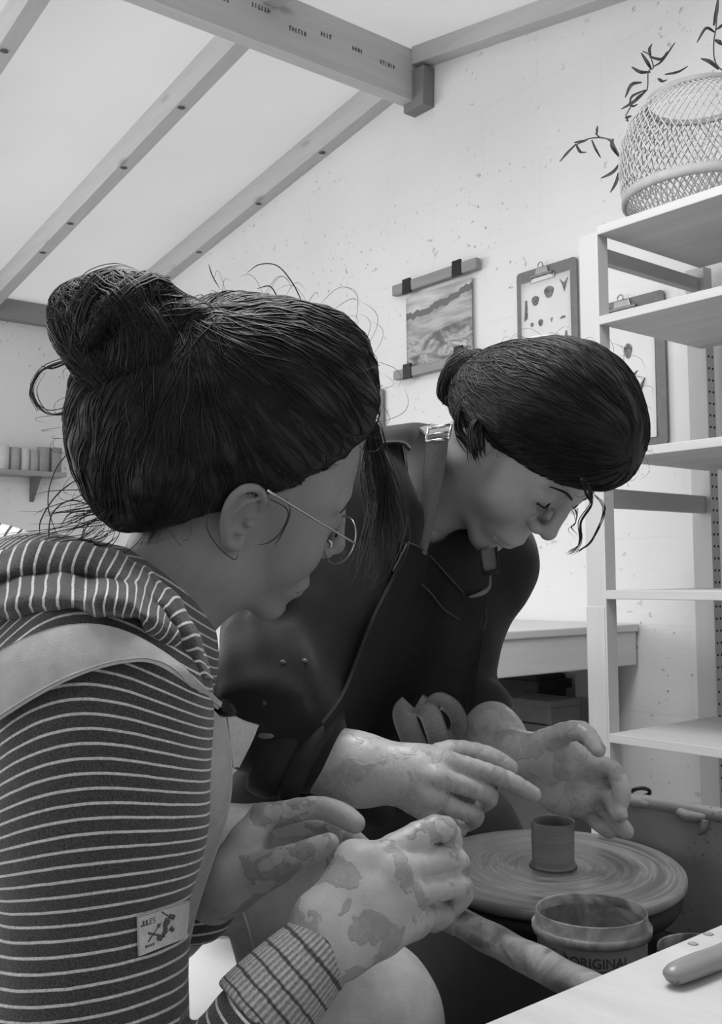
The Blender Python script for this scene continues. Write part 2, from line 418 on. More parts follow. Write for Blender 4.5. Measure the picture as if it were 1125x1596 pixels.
# gently bowed sheet
C = [[(x, GY-.012-.004*math.sin((x-xl)/(xr-xl)*math.pi)*math.sin(k/4*math.pi), zb_+(zt-zb_)*k/4) for k in range(5)] for x in np.linspace(xl, xr, 5)]
sheet('print', C, 16, 16, t.m, po, .0012)
W_RAIL = wood('rail_wood', .27, 0, knots=False)
for (a, b, c_, d_) in (((621, 448), (621, 464), (752, 406), 0), ((623, 580), (623, 594), (754, 545), 0)):
    MB().box((wx(*a), GY-.03, wz(*b)), (wx(*c_), GY-.008, wz(*a))).build('rail', W_RAIL, po, bevel=.002)
for px, py, hh in ((644, 447, .050), (722, 419, .050), (645, 579, .048), (725, 552, .048)):
    x, z = wx(px, py), wz(px, py)
    MB().prism([(x-.021, GY-.033, z-.028), (x+.021, GY-.033, z-.028), (x+.019, GY-.033, z+.022), (x-.019, GY-.033, z+.022)], (0, .008, 0)).build('binder_clip', M_CLIPD, po, bevel=.002)
def clipboard(label, x0, x1, z0, z1, px0, px1, pz0, pz1, cx_, cw, marks, y=GY):
    o = thing('clipboard', label, 'clipboard', ((x0+x1)/2, y, z0), 'clipboards on the white wall')
    r = .012; pts = []
    for cx2, cz2, a0 in ((x0+r, z0+r, math.pi), (x1-r, z0+r, 1.5*math.pi), (x1-r, z1-r, 0), (x0+r, z1-r, .5*math.pi)):
        for k in range(5): a = a0+k/4*math.pi/2; pts.append((cx2+r*math.cos(a), y-.012, cz2+r*math.sin(a)))
    MB().prism(pts, (0, .006, 0)).build('board', M_BRD, o)
    pp_ = sheet('paper', [[(x, y-.0135-(.002 if k == 0 else 0), pz0+(pz1-pz0)*k/3) for k in range(4)] for x in np.linspace(px0, px1, 4)], 8, 12, M_PAPER, o, .0006)
    m = MB(); m.prism([(cx_-cw, y-.017, z1-.042), (cx_+cw, y-.017, z1-.042), (cx_+cw, y-.017, z1-.030), (cx_+cw*.55, y-.019, z1-.022), (cx_+cw*.45, y-.02, z1-.004), (cx_-cw*.45, y-.02, z1-.004), (cx_-cw*.55, y-.019, z1-.022), (cx_-cw, y-.017, z1-.030)], (0, .004, 0))
    m.tube([(cx_-cw*.9, y-.02, z1-.026), (cx_+cw*.9, y-.02, z1-.026)], .0045, 10)
    cl_ = m.build('clip', M_STEEL, o, bevel=.001)
    ring_ = [(cx_-.004+.009*math.cos(a), y-.018, z1+.002+.010*math.sin(a)) for a in np.linspace(0, 2*math.pi, 20)]
    MB().add(*tube_mesh(ring_, .002, 6, 1, False)).build('hanging_loop', M_STEEL, cl_, True)
    m = MB()
    for (u, v, w_, h_, kind) in marks:
        x, z = px0+(px1-px0)*u, pz1-(pz1-pz0)*v; Y_ = y-.0155
        if kind == 'o': n = 14; P_ = [(x+w_*math.cos(a)*(1+.15*math.sin(3*a)), Y_, z+h_*math.sin(a)) for a in np.linspace(0, 2*math.pi, n, endpoint=False)]
        elif kind == 'v': P_ = [(x-w_, Y_, z+h_), (x, Y_, z+h_*.3), (x+w_, Y_, z+h_), (x+w_*.4, Y_, z-h_*.2), (x+w_*.1, Y_, z-h_), (x-w_*.3, Y_, z-h_*.1)]
        else: P_ = [(x-w_, Y_, z-h_), (x+w_, Y_, z-h_*.8), (x+w_*.8, Y_, z+h_), (x-w_*.2, Y_, z+h_)]
        m.prism(P_[::-1], (0, .0016, 0))
    attach(pp_, m, M_MARK)
    return o
x0, x1 = wx(809, 432), wx(902, 400); z1 = wz(809, 429)
rr_ = random.Random(2); mk = []
big_ = [(.10, .22, .006, .030, 'r'), (.30, .16, .013, .014, 'o'), (.58, .12, .017, .017, 'o'), (.88, .10, .014, .019, 'v'), (.22, .34, .005, .006, 'o'), (.40, .34, .008, .010, 'o'), (.62, .34, .004, .007, 'v'), (.84, .34, .010, .003, 'r'),
        (.10, .50, .006, .010, 'o'), (.22, .48, .006, .011, 'o'), (.56, .52, .007, .007, 'v'), (.74, .48, .005, .006, 'o'), (.90, .47, .004, .008, 'r'), (.16, .66, .011, .012, 'r'), (.55, .66, .010, .009, 'o'), (.72, .64, .006, .014, 'o'), (.88, .63, .005, .012, 'v'),
        (.3, .82, .01, .01, 'o'), (.6, .85, .012, .008, 'v'), (.85, .84, .008, .01, 'o')]
clipboard('clipboard holding a sheet of small ink sketches, right of the hanging print', x0, x1, z1-.44, z1, x0+.018, wx(893, 425), z1-.41, z1-.035, (x0+x1)/2-.01, .045, big_)
x1b = wx(1041, 560); z0b = wz(1041, 693)
clipboard('clipboard with a pale drawing behind the upper boards of the shelf unit', x1b-.235, x1b, z0b, z0b+.40, x1b-.21, x1b-.03, z0b+.022, z0b+.36, x1b-.125, .05, [(.55, .30, .012, .02, 'o'), (.6, .5, .02, .012, 'v'), (.72, .62, .02, .03, 'v'), (.7, .8, .008, .03, 'r'), (.4, .4, .008, .01, 'o')])
x1c = wx(601, 612); z1c = wz(601, 606)
clipboard('clipboard hung low on the wall, mostly hidden between the two heads', x1c-.2, x1c, z1c-.30, z1c, x1c-.18, x1c-.025, z1c-.27, z1c-.03, x1c-.1, .04, [(.7, .3, .01, .012, 'o'), (.8, .6, .012, .01, 'v')])
# woven basket on the top board
ZS = onY(932, 366, SY0)[2]+.019
BC = onY(1094, 300, SY0+.20); BC = A([BC[0], BC[1], ZS])
bk_ = thing('woven_basket', 'round open-weave basket standing on the top board of the shelf unit', 'basket', BC)
M_WEAVE = plain('pale_cane', .44, .6, nz=.12, nscale=50); M_BAND = plain('cane_band', .34, .6, nz=.1, nscale=40)
prof = [(.105, .004), (.128, .03), (.160, .062), (.169, .085), (.174, .13), (.173, .18), (.162, .225), (.140, .262), (.110, .288)]
pr_ = crom(A(prof), 60); zz_ = pr_[:, 1]
def rad_at(z): return np.interp(z, zz_, pr_[:, 0])
m = MB()
for k in range(68):
    for sg in (-1, 1):
        s = np.linspace(0, 1, 30); a = 2*math.pi*k/68+sg*s*1.25; z = np.interp(s, np.linspace(0, 1, 60), zz_); r = np.interp(s, np.linspace(0, 1, 60), pr_[:, 0])+.0012*np.sin(s*54*math.pi/2.6+(0 if sg > 0 else math.pi))
        m.add(*tube_mesh(BC+np.stack([r*np.cos(a), r*np.sin(a), z], 1), .0014, 5, 1, False))
m.build('weave', M_WEAVE, bk_, True)
for nm, z, w_ in (('band', .074, .011), ('rim', .290, .006), ('foot_ring', .006, .006)):
    r = rad_at(z)+.002; MB().lathe([(r-.004, z-w_), (r+.002, z-w_), (r+.003, z), (r+.002, z+w_), (r-.004, z+w_), (r-.004, z-w_)], BC, 72).build(nm, M_BAND, bk_, True)
MB().lathe([(0, .002), (.095, .002), (.112, .02), (.108, .022), (.09, .008), (0, .008)], BC, 48).build('dark_liner', plain('dark_liner', .02, .5), bk_, True)
# bamboo sprigs around the basket
M_LEAF = plain('dry_bamboo_leaf', .06, .6, nz=.4, nscale=40); M_STEM = plain('bamboo_stem', .11, .6)
def sprig(label, stems, leaves, d0):
    p0 = at(stems[0][0][0], stems[0][0][1], d0); o = thing('bamboo_sprig', label, 'plant', p0, 'bamboo sprigs around the basket')
    m = MB()
    for s_ in stems: m.tube([at(x, y, d0+.02*math.sin(i*1.3)) for i, (x, y) in enumerate(s_)], .0016, 6, 4)
    m.build('stem', M_STEM, o, True)
    for (x0, y0, xm_, ym_, x1_, y1_, w_) in leaves:
        P_ = crom(A([at(x0, y0, d0), at(xm_, ym_, d0-.012), at(x1_, y1_, d0+.01)]), 12); T_ = np.gradient(P_, axis=0); C = []
        for i in range(12):
            sd = np.cross(T_[i], FW+RW*.5); sd /= np.linalg.norm(sd); ww = w_*math.sin(math.pi*min(1, (i+.6)/11.6))**.7*.5+.0003
            C.append([P_[i]-sd*ww, P_[i]+FW*.0012, P_[i]+sd*ww])
        sheet('leaf', C, 14, 5, M_LEAF, o, .0006)
sprig('upper bamboo sprig rising left of the woven basket', [[(975, 180), (992, 152), (1008, 140), (1010, 112), (1018, 105), (1012, 86), (1002, 80)]],
      [(1014, 88, 1012, 76, 1016, 68, .006), (1012, 88, 1030, 92, 1040, 80, .006), (1015, 108, 1008, 96, 999, 82, .007), (1014, 112, 998, 112, 984, 104, .007), (1000, 128, 984, 132, 974, 152, .008), (1008, 140, 988, 158, 968, 170, .007),
       (980, 160, 986, 165, 994, 162, .006), (984, 180, 976, 184, 979, 190, .008), (1036, 116, 1056, 112, 1072, 103, .005), (1018, 104, 1032, 94, 1052, 66, .004), (1025, 122, 1032, 126, 1040, 124, .007), (1006, 140, 985, 150, 981, 165, .005)], 2.42)
sprig('lower bamboo sprig drooping left of the woven basket', [[(1015, 285), (985, 275), (972, 262), (966, 245), (958, 228), (952, 218), (935, 214), (928, 208)], [(960, 232), (945, 216), (918, 216), (898, 226)]],
      [(930, 210, 930, 202, 931, 196, .005), (955, 216, 954, 228, 966, 246, .008), (968, 246, 972, 250, 973, 240, .007), (966, 254, 955, 268, 936, 278, .007), (964, 268, 960, 284, 951, 300, .007), (970, 262, 976, 280, 976, 304, .008),
       (898, 224, 884, 238, 872, 252, .005), (898, 226, 904, 236, 914, 237, .006), (895, 222, 908, 220, 918, 216, .006), (922, 218, 928, 232, 936, 246, .004)], 2.40)
sprig('bamboo sprig at the upper right edge above the woven basket', [[(1140, 120), (1116, 100), (1112, 70), (1116, 40), (1118, 0)]],
      [(1114, 50, 1100, 44, 1086, 66, .006), (1112, 40, 1116, 20, 1119, -4, .008), (1114, 62, 1122, 66, 1130, 72, .009), (1120, 108, 1106, 96, 1092, 91, .008), (1116, 46, 1124, 40, 1134, 30, .006)], 2.36)
# ------------------------------------------------------------ the potter's wheel in its tray
WC = at(862, 1349, 1.20); WZH = WC[2]
tlt = math.radians(2.5); tax = RW/np.linalg.norm(RW)
def tilt(v):                                    # the wheel stands a touch out of level
    v = A(v, float); c, s = math.cos(tlt), math.sin(tlt); return v*c+np.cross(tax, v)*s+tax*tax.dot(v)*(1-c)
TM = np.stack([tilt(e) for e in np.eye(3)], 1)
t = NT('wheel_head_slip'); co = t.coords('Object')
sp = t.n.new('ShaderNodeSeparateXYZ'); t.link(co, sp.inputs[0])
r2 = t.math('SQRT', t.math('ADD', t.math('MULTIPLY', sp.outputs[0], sp.outputs[0]), t.math('MULTIPLY', sp.outputs[1], sp.outputs[1])))
ang = t.math('ARCTAN2', sp.outputs[1], sp.outputs[0])
cb = t.n.new('ShaderNodeCombineXYZ'); t.link(t.math('MULTIPLY', t.math('ADD', r2, t.math('MULTIPLY', ang, .0022)), 80), cb.inputs[0]); t.link(t.math('MULTIPLY', t.math('COSINE', ang), .5), cb.inputs[1]); t.link(t.math('MULTIPLY', t.math('SINE', ang), .5), cb.inputs[2])
ring = t.noise(cb.outputs[0], 1.0, 5, .6, .3)
c = t.ramp(ring, [(.36, .11), (.46, .17), (.50, .21), (.545, .36), (.60, .20), (.68, .40)])
c = t.mix(t.ramp(r2, [(.02, .0), (.15, 1.0)]), c, t.mix(.35, c, .2))
t.base(c); rg_ = t.ramp(ring, [(.35, .28), (.65, .55)]); t.set(rough=rg_, spec=.4); t.bump(ring, .5, .004); t.bump(t.noise(co, 200, 3), .1, .002); M_WHEEL = t.m
M_CLAYDK = plain('wet_clay_grey', .19, .42, nz=.15, nscale=60, bump=.1)
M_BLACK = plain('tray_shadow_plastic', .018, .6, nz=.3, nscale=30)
t = NT('clay_smeared_plastic'); co = t.coords()
f = t.noise(co, 16, 5, .6, .8); c = t.ramp(f, [(.34, .06), (.47, .13), (.56, .24), (.68, .36)])
t.base(c); t.set(rough=t.ramp(f, [(.4, .35), (.6, .65)]), spec=.4); t.bump(f, .5, .006); M_SMEAR = t.m
t = NT('clay_splashed_wall'); co = t.coords()
f = t.noise(co, 5, 4, .6); c = t.ramp(f, [(.35, .20), (.65, .27)])
dr = t.ramp(t.voro(co, 120), [(.16, 1), (.30, 0)]); msk = t.ramp(t.noise(co, 9, 3), [(.45, 0), (.6, 1)])
t.base(t.mix(t.math('MULTIPLY', dr, msk), c, .03)); t.set(rough=.5); t.bump(f, .15, .003); M_SPL = t.m
pw = thing('potters_wheel', "potter's wheel with a streaked round head turning inside a clay-splashed tray", 'wheel', (WC[0], WC[1], 0))
R = .150
def wlathe(name, prof, mat, par=pw, n=96, **k):
    m = MB().lathe([(r, z) for r, z in prof], (0, 0, 0), n, TM); V = A(m.v)+WC
    return make(name, V, m.f, mat, par, True)
hd_ = bpy.data.objects.new('wheel_head', None)
m = MB().lathe([(0, -.014), (R-.004, -.014), (R, -.010), (R, -.003), (R-.003, 0), (R*.85, .0004), (R*.6, .0), (R*.45, .0007), (R*.3, 0), (0, 0)], (0, 0, 0), 128, TM)
me = bpy.data.meshes.new('wheel_head'); me.from_pydata(m.v, [], m.f); me.polygons.foreach_set('use_smooth', [True]*len(me.polygons)); me.materials.append(M_WHEEL)
hd_ = bpy.data.objects.new('wheel_head', me); COL.objects.link(hd_); hd_.parent = pw; hd_.location = Vector(WC-wloc(pw))
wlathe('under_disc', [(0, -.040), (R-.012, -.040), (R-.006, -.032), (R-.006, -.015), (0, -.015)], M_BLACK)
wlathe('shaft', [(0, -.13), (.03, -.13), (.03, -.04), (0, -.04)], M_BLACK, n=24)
zr = WZH-.012                                    # near rim of the tray
zf = WZH+.045                                    # splash wall at the back right
zb = WZH-.105
pA, pB = onZ(690, 1424, zr), onZ(925, 1546, zr)  # near rim
d = (pB-pA)/np.linalg.norm(pB-pA); nrm = np.cross(d, A([0, 0, 1.])); nrm = nrm if nrm@(WC-pA) > 0 else -nrm
pA2, pB2 = pA-d*.10, pB+d*.05
rim = [pA2+d*s for s in np.linspace(0, np.linalg.norm(pB2-pA2), 24)]
m = MB(); m.add(*tube_mesh([p+A([0, 0, .0006*math.sin(i*1.7)]) for i, p in enumerate(rim)], [.0150+.0004*math.sin(i*1.3) for i in range(24)], 14, 3))
m.build('tray_rim', M_SMEAR, pw, True)
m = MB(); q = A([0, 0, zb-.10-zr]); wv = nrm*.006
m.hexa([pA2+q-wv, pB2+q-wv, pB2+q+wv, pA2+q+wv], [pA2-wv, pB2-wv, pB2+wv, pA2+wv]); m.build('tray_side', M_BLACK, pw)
# splash wall
w0, w1 = onZ(955, 1246, zf), onZ(1180, 1286, zf)
# keep it upright behind the wheel
m = MB(); dw = (w1-w0)/np.linalg.norm(w1-w0); nw = np.cross(dw, A([0, 0, 1.])); nw = nw if nw@(CAM-w0) > 0 else -nw
w0 = w0-dw*.02; q = A([0, 0, zb-zf]); wv = nw*.006
m.hexa([w0+q-wv, w1+q-wv, w1+q+wv, w0+q+wv], [w0-wv, w1-wv, w1+wv, w0+wv]); m.build('splash_wall', M_SPL, pw, bevel=.002)
m = MB(); m.tube([w0+A([0, 0, .003]), (w0+w1)/2+A([0, 0, .004]), w1+A([0, 0, .003])], .0095, 10, 8); m.build('splash_wall_rim', M_SPL, pw, True)
# floor of the tray and its legs
pF = [pA2, pB2, pB2+d*.30, w1+q*0, w0]; 
flo = [A([p[0], p[1], zb]) for p in (pA2, pB2+d*.25, w1+dw*.1, w0)]
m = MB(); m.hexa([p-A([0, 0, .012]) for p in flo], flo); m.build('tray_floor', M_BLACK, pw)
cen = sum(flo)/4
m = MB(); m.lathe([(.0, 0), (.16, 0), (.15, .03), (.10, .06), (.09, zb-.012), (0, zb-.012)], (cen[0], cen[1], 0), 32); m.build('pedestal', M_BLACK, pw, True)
# clay left on the back rim
m = MB()
def onplane(px, py, p0, n, o=0.0):
    r = ray(px, py); t_ = ((p0-CAM)@n+o)/(r@n); return CAM+r*t_
m.tube([onplane(972, 1246, w0, nw, .008), onplane(990, 1250, w0, nw, .010), onplane(1012, 1255, w0, nw, .008)], [.004, .0075, .003], 10, 5)
m.build('clay_scrap', plain('dry_clay_scrap', .26, .8, nz=.2, nscale=80, bump=.3), pw, True)
m = MB(); m.tube([onplane(1058, 1266, w0, nw, .010), onplane(1072, 1272, w0, nw, .012), onplane(1100, 1274, w0, nw, .008)], [.006, .0075, .004], 10, 5)
m.tube([onplane(1098, 1277, w0, nw, .007), onplane(1096, 1290, w0, nw, .008), onplane(1090, 1300, w0, nw, .007)], [.006, .005, .002], 8, 4)
m.build('clay_drip', plain('pale_clay_drip', .24, .6, nz=.2, nscale=80, bump=.3), pw, True)
# looped tool lying on the rim
c0_ = onplane(998, 1235, w0, nw, -.01); m = MB()
lo_ = [c0_+RW*math.cos(a)*.012+DW*math.sin(a)*.0065+FW*.004*math.sin(a) for a in np.linspace(0, 2*math.pi, 24)]
tool = thing('loop_tool', 'dark looped tool resting on the back rim of the wheel tray', 'tool', c0_)
m.add(*tube_mesh(lo_, .0026, 8, 1, False)); m.build('loop', plain('tool_dark', .02, .4), tool, True)
m = MB(); m.tube([c0_-RW*.012, c0_-RW*.035+DW*.003, c0_-RW*.05+DW*.006], [.003, .004, .004], 8, 4); m.build('handle', plain('tool_dark_handle', .05, .5), tool, True)
# ---- little pot on the wheel
cup = thing('clay_cup', 'small freshly thrown clay cup standing in the middle of the wheel', 'cup', WC+A([0, 0, .0005]))
rc, hc = .0248, .0515
prof = [(0, .0), (rc*.98, .0), (rc*1.0, .002), (rc*.985, .012), (rc*1.0, .025), (rc*1.005, .04), (rc*1.035, hc-.002), (rc*1.03, hc), (rc*.985, hc+.0008), (rc*.93, hc-.0015), (rc*.88, hc-.012), (rc*.86, .012), (0, .008)]
t = NT('thrown_clay'); co = t.coords(scale=(3, 3, 260)); f = t.noise(co, 1, 3, .5)
t.base(t.ramp(f, [(.3, .21), (.7, .29)])); t.set(rough=.45, spec=.4); t.bump(f, .35, .002)
m = MB().lathe(prof, (0, 0, 0), 64, TM); make('cup_wall', A(m.v)+WC+A([0, 0, .0008]), m.f, t.m, cup, True)
m = MB().lathe([(rc*1.0, 0), (rc*1.12, .0), (rc*1.08, .0018), (rc*1.0, .0035)], (0, 0, 0), 48, TM); make('clay_foot', A(m.v)+WC+A([0, 0, .0006]), m.f, M_CLAYDK, cup, True)
# ---- plastic tubs
t = NT('tub_inside_slip'); co = t.coords(); f = t.noise(co, 22, 4, .6, 1.2)
t.base(t.ramp(f, [(.34, .10), (.5, .17), (.62, .30), (.72, .42)])); t.set(rough=.4); t.bump(f, .3, .003); M_TUBIN = t.m
t = NT('grey_tub_plastic'); co = t.coords(); f = t.noise(co, 18, 4, .6, .5)
t.base(t.ramp(f, [(.35, .19), (.62, .25), (.72, .38)])); t.set(rough=.45, spec=.4); M_TUB = t.m
def text_mesh(word, size):
    cu = bpy.data.curves.new('lettering', 'FONT'); cu.body = word; cu.size = size; cu.extrude = .0004; cu.align_x = 'CENTER'
    o = bpy.data.objects.new('lettering', cu); COL.objects.link(o)
    dg_ = bpy.context.evaluated_depsgraph_get(); me = bpy.data.meshes.new_from_object(o.evaluated_get(dg_))
    V = A([v.co[:] for v in me.vertices]); F = [tuple(p.vertices) for p in me.polygons]
    bpy.data.objects.remove(o); bpy.data.curves.remove(cu); bpy.data.meshes.remove(me); return V, F
def tub(label, px, py, dd, rr, hh):
    c = at(px, py, dd); zt = c[2]; hh = zt-zb-.001; b = A([c[0], c[1], zt-hh])
    o = thing('plastic_tub', label, 'tub', b)
    k = rr
    MB().lathe([(0, 0), (k*.80, 0), (k*.83, .004), (k*.92, hh-.020), (k*.93, hh-.018)], b, 64).build('tub_wall', M_TUB, o, True)
    MB().lathe([(k*.92, hh-.0205), (k*.985, hh-.020), (k*1.0, hh-.0175), (k*1.0, hh-.013), (k*.975, hh-.0125), (k*.945, hh-.011), (k*.93, hh-.001), (k*.92, hh), (k*.905, hh-.001), (k*.895, hh-.012)], b, 64).build('tub_rim', M_SMEAR, o, True)
    MB().lathe([(k*.895, hh-.010), (k*.86, hh*.4), (k*.80, .012), (0, .011)], b, 48).build('slip_lining', M_TUBIN, o, True)
    return o, b, hh
t1, tb, th_h = tub('grey plastic tub with raised lettering, in front of the wheel head', 921, 1417, .965, .0555, .098)
# lettering and badge on its side
V, Fc = text_mesh('ORIGINAL', .0122)
to_cam = CAM-tb; th0 = math.atan2(to_cam[1], to_cam[0])
def wrap(V, th, z, out=.0006):
    V = A(V); r_ = .0555*.905+out; a = th+V[:, 0]/r_
    return np.stack([tb[0]+(r_+V[:, 2])*np.cos(a), tb[1]+(r_+V[:, 2])*np.sin(a), tb[2]+z+V[:, 1]-V[:, 0]*0.0], 1)
M_LET = plain('dark_lettering', .045, .5)
make('lettering', wrap(V, th0+.14, th_h-.036), Fc, M_LET, t1, False)
m = MB(); m.tube(wrap([(x, -.004+.0028*((x+.025)/.05)**2, 0) for x in np.linspace(-.024, .034, 12)], th0+.14, th_h-.036), .0007, 6)
m.build('underline', M_LET, t1, True)
m = MB(); ov = [(.0105*math.cos(a), .0125*math.sin(a), 0) for a in np.linspace(0, 2*math.pi, 28)]
m.add(list(wrap(ov, th0-.62, th_h-.036)), [tuple(range(28))]); m.build('badge', M_LET, t1, False)
m = MB(); hs = [(-.004, -.008), (.003, -.008), (.004, -.002), (.002, .003), (.003, .007), (-.001, .0085), (-.006, .003), (-.0045, .001), (-.002, .002), (-.003, -.003)]
m.add(list(wrap([(x, y, 0) for x, y in hs], th0-.62, th_h-.036, .0011)), [tuple(range(len(hs)))]); m.build('badge_mark', plain('badge_pale', .32, .5), t1, False)
tub('second tub beside the lettered one, half hidden by the white table', 1097, 1478, .955, .0455, .085)
# ---- white table in the corner
TZ = .715
c1, c2 = onZ(700, 1617, TZ), onZ(1180, 1417, TZ); ed = (c2-c1)/np.linalg.norm(c2-c1); nb_ = np.cross(ed, A([0, 0, 1.])); nb_ = nb_ if nb_@(CAM-c1) > 0 else -nb_
t = NT('white_laminate'); co = t.coords(scale=(3, 14, 3)); f = t.noise(co, 2.2, 4, .6); t.base(t.ramp(f, [(.35, .47), (.65, .55)])); t.set(rough=.5, spec=.3); M_TAB = t.m
tb_ = thing('white_table', 'corner of a white topped table at the lower right', 'table', (c1+c2)/2*A([1, 1, 0]))
ca, cb2 = c1-ed*.25, c2+ed*.3
m = MB(); th_ = A([0, 0, .022]); m.hexa([ca-th_, cb2-th_, cb2+nb_*.30-th_, ca+nb_*.30-th_], [ca, cb2, cb2+nb_*.30, ca+nb_*.30]); m.build('table_top', M_TAB, tb_, bevel=.002)
for s in (.03, .55):
    p = ca+ed*s+nb_*.24; MB().tube([p-th_, A([p[0], p[1], 0])], .016, 12).build('leg', plain('table_leg_grey', .3, .5), tb_, True)
M_DROP = plain('slip_drop_grey', .3, .3)
for px, py in ((1080, 1471), (1099, 1488), (1104, 1456)): MB().lathe([(0, 0), (.0042, 0), (.003, .0007), (0, .0008)], onZ(px, py, TZ), 14).build('slip_drop', M_DROP, tb_, True)
hp_ = [onZ(1052, 1538, TZ), onZ(1090, 1522, TZ), onZ(1128, 1507, TZ), onZ(1200, 1470, TZ)]
kt = thing('modelling_tool', 'smooth grey wooden tool handle lying on the white table', 'tool', hp_[1])
V, Fc = tube_mesh([hp_[0]-ed*.006+A([0, 0, .0062])]+[p+A([0, 0, .0085]) for p in hp_], [.004, .0085, .0098, .0094, .0085], 16, 6, True, .8, [0, 0, 1])
make('tool_handle', V, Fc, plain('tool_grey_wood', .23, .3, spec=.5, nz=.05, nscale=20), kt, True)
# ------------------------------------------------------------ implicit surfaces -> meshes (for bodies, hands, cloth)
_LAT = np.random.default_rng(5).random((32, 32, 32)).astype(np.float32)*2-1
def vnoise(P):
    """smooth value noise, P (...,3)"""
    P = np.asarray(P, np.float32); i = np.floor(P).astype(int); u = P-i; u = u*u*(3-2*u); r = 0
    for a in (0, 1):
        for b in (0, 1):
            for c in (0, 1):
                w = (u[..., 0] if a else 1-u[..., 0])*(u[..., 1] if b else 1-u[..., 1])*(u[..., 2] if c else 1-u[..., 2])
                r = r+w*_LAT[(i[..., 0]+a) % 32, (i[..., 1]+b) % 32, (i[..., 2]+c) % 32]
    return r
def smin(a, b, k):
    if k <= 0: return np.minimum(a, b)
    h = np.maximum(k-np.abs(a-b), 0)/k
    return np.minimum(a, b)-h*h*k*.25
def smax(a, b, k): return -smin(-a, -b, k)
class Field:
    def __init__(s, lo, hi, h):
        s.lo = A(lo, float); s.h = h; s.n = np.ceil((A(hi, float)-s.lo)/h).astype(int)+1
        s.ax = [s.lo[i]+h*np.arange(s.n[i]) for i in range(3)]
        s.F = np.full(tuple(s.n), .1, np.float32)
    def like(s):
        o = Field.__new__(Field); o.lo, o.h, o.n, o.ax = s.lo, s.h, s.n, s.ax; o.F = np.full(tuple(s.n), .1, np.float32); return o
    def sub(s, lo, hi):
        sl = []
        for i in range(3):
            a = int(np.clip(np.floor((lo[i]-s.lo[i])/s.h), 0, s.n[i])); b = int(np.clip(np.ceil((hi[i]-s.lo[i])/s.h)+1, 0, s.n[i]))
            if b <= a: return None, None
            sl.append(slice(a, b))
        P = np.stack(np.meshgrid(*[s.ax[i][sl[i]] for i in range(3)], indexing='ij'), -1).astype(np.float32)
        return tuple(sl), P
    def op(s, fn, lo, hi, k, mode, pad=None):
        m = (k+3*s.h) if pad is None else pad
        sl, P = s.sub(A(lo)-m, A(hi)+m)
        if sl is None: return s
        d = fn(P).astype(np.float32); f = s.F[sl]
        s.F[sl] = smin(f, d, k) if mode == '+' else smax(f, -d, k) if mode == '-' else smax(f, d, k)
        return s
    # primitives -------------------------------------------------
    def cap(s, a, b, ra, rb, k=.01, mode='+', flat=None):
        a, b = A(a, float), A(b, float); ba = b-a; L = max(ba.dot(ba), 1e-9); R = max(ra, rb)
        def fn(P):
            Q = P-a.astype(np.float32)
            if flat is not None:
                n, q = flat; n = A(n, float)/np.linalg.norm(n)
                Q = Q+(Q@n.astype(np.float32))[..., None]*n.astype(np.float32)*np.float32(1/q-1)
                bb = ba+n*ba.dot(n)*(1/q-1); LL = bb.dot(bb)
            else: bb, LL = ba, L
            t = np.clip((Q@bb.astype(np.float32))/np.float32(LL), 0, 1)
            return np.linalg.norm(Q-t[..., None]*bb.astype(np.float32), axis=-1)-(ra+(rb-ra)*t)
        return s.op(fn, np.minimum(a, b)-R, np.maximum(a, b)+R, k, mode)
    def chain(s, pts, r, k=.01, mode='+', sub=1, flat=None):
        P = A(pts, float); r = np.full(len(P), float(r)) if np.isscalar(r) else A(r, float)
        if sub > 1: N = (len(P)-1)*sub+1; P = crom(P, N); r = crom(r[:, None], N)[:, 0]
        a, b = P.min(0)-r.max(), P.max(0)+r.max(); m = k+3*s.h
        sl, Q = s.sub(a-m, b+m)
        if sl is None: return s
        D = None
        for i in range(len(P)-1):
            p, q = P[i].astype(np.float32), P[i+1].astype(np.float32); d = q-p; L = max(float(d@d), 1e-10)
            W = Q-p; t = np.clip((W@d)/L, 0, 1)
            e = np.linalg.norm(W-t[..., None]*d, axis=-1)-(r[i]+(r[i+1]-r[i])*t)
            D = e if D is None else smin(D, e, .002)
        f = s.F[sl]; s.F[sl] = smin(f, D, k) if mode == '+' else smax(f, -D, k)
        return s
    def ball(s, c, r, k=.01, mode='+'): return s.ell(c, (r, r, r), k, mode)
    def ell(s, c, rad, k=.01, mode='+', R=None):
        c = A(c, float); rad = A(rad, float).astype(np.float32); m = float(rad.max())
        def fn(P):
            Q = P-c.astype(np.float32)
            if R is not None: Q = Q@A(R).T.astype(np.float32)      # rows of R are the ellipsoid's axes
            k0 = np.linalg.norm(Q/rad, axis=-1); k1 = np.linalg.norm(Q/(rad*rad), axis=-1)+1e-6
            return k0*(k0-1)/k1
        return s.op(fn, c-m, c+m, k, mode)
    def plane(s, p, n, k=.01):
        """keep the side the normal points away from"""
        p = A(p, float); n = A(n, float)/np.linalg.norm(n)
        d = (sum((s.ax[i]-p[i]).reshape([-1 if j == i else 1 for j in range(3)])*n[i] for i in range(3))).astype(np.float32)
        s.F = smax(s.F, d, k); return s
    def warp(s, fn, band=.02):
        m = np.abs(s.F) < band; i = np.argwhere(m); P = s.lo+i*s.h
        s.F[m] += fn(P).astype(np.float32); return s
    def sample(s, P):
        Q = np.clip((P-s.lo)/s.h, 0, s.n-1.001); i = Q.astype(int); u = Q-i; r = 0
        for a in (0, 1):
            for b in (0, 1):
                for c in (0, 1):
                    w = (u[:, 0] if a else 1-u[:, 0])*(u[:, 1] if b else 1-u[:, 1])*(u[:, 2] if c else 1-u[:, 2])
                    r = r+w*s.F[i[:, 0]+a, i[:, 1]+b, i[:, 2]+c]
        return r
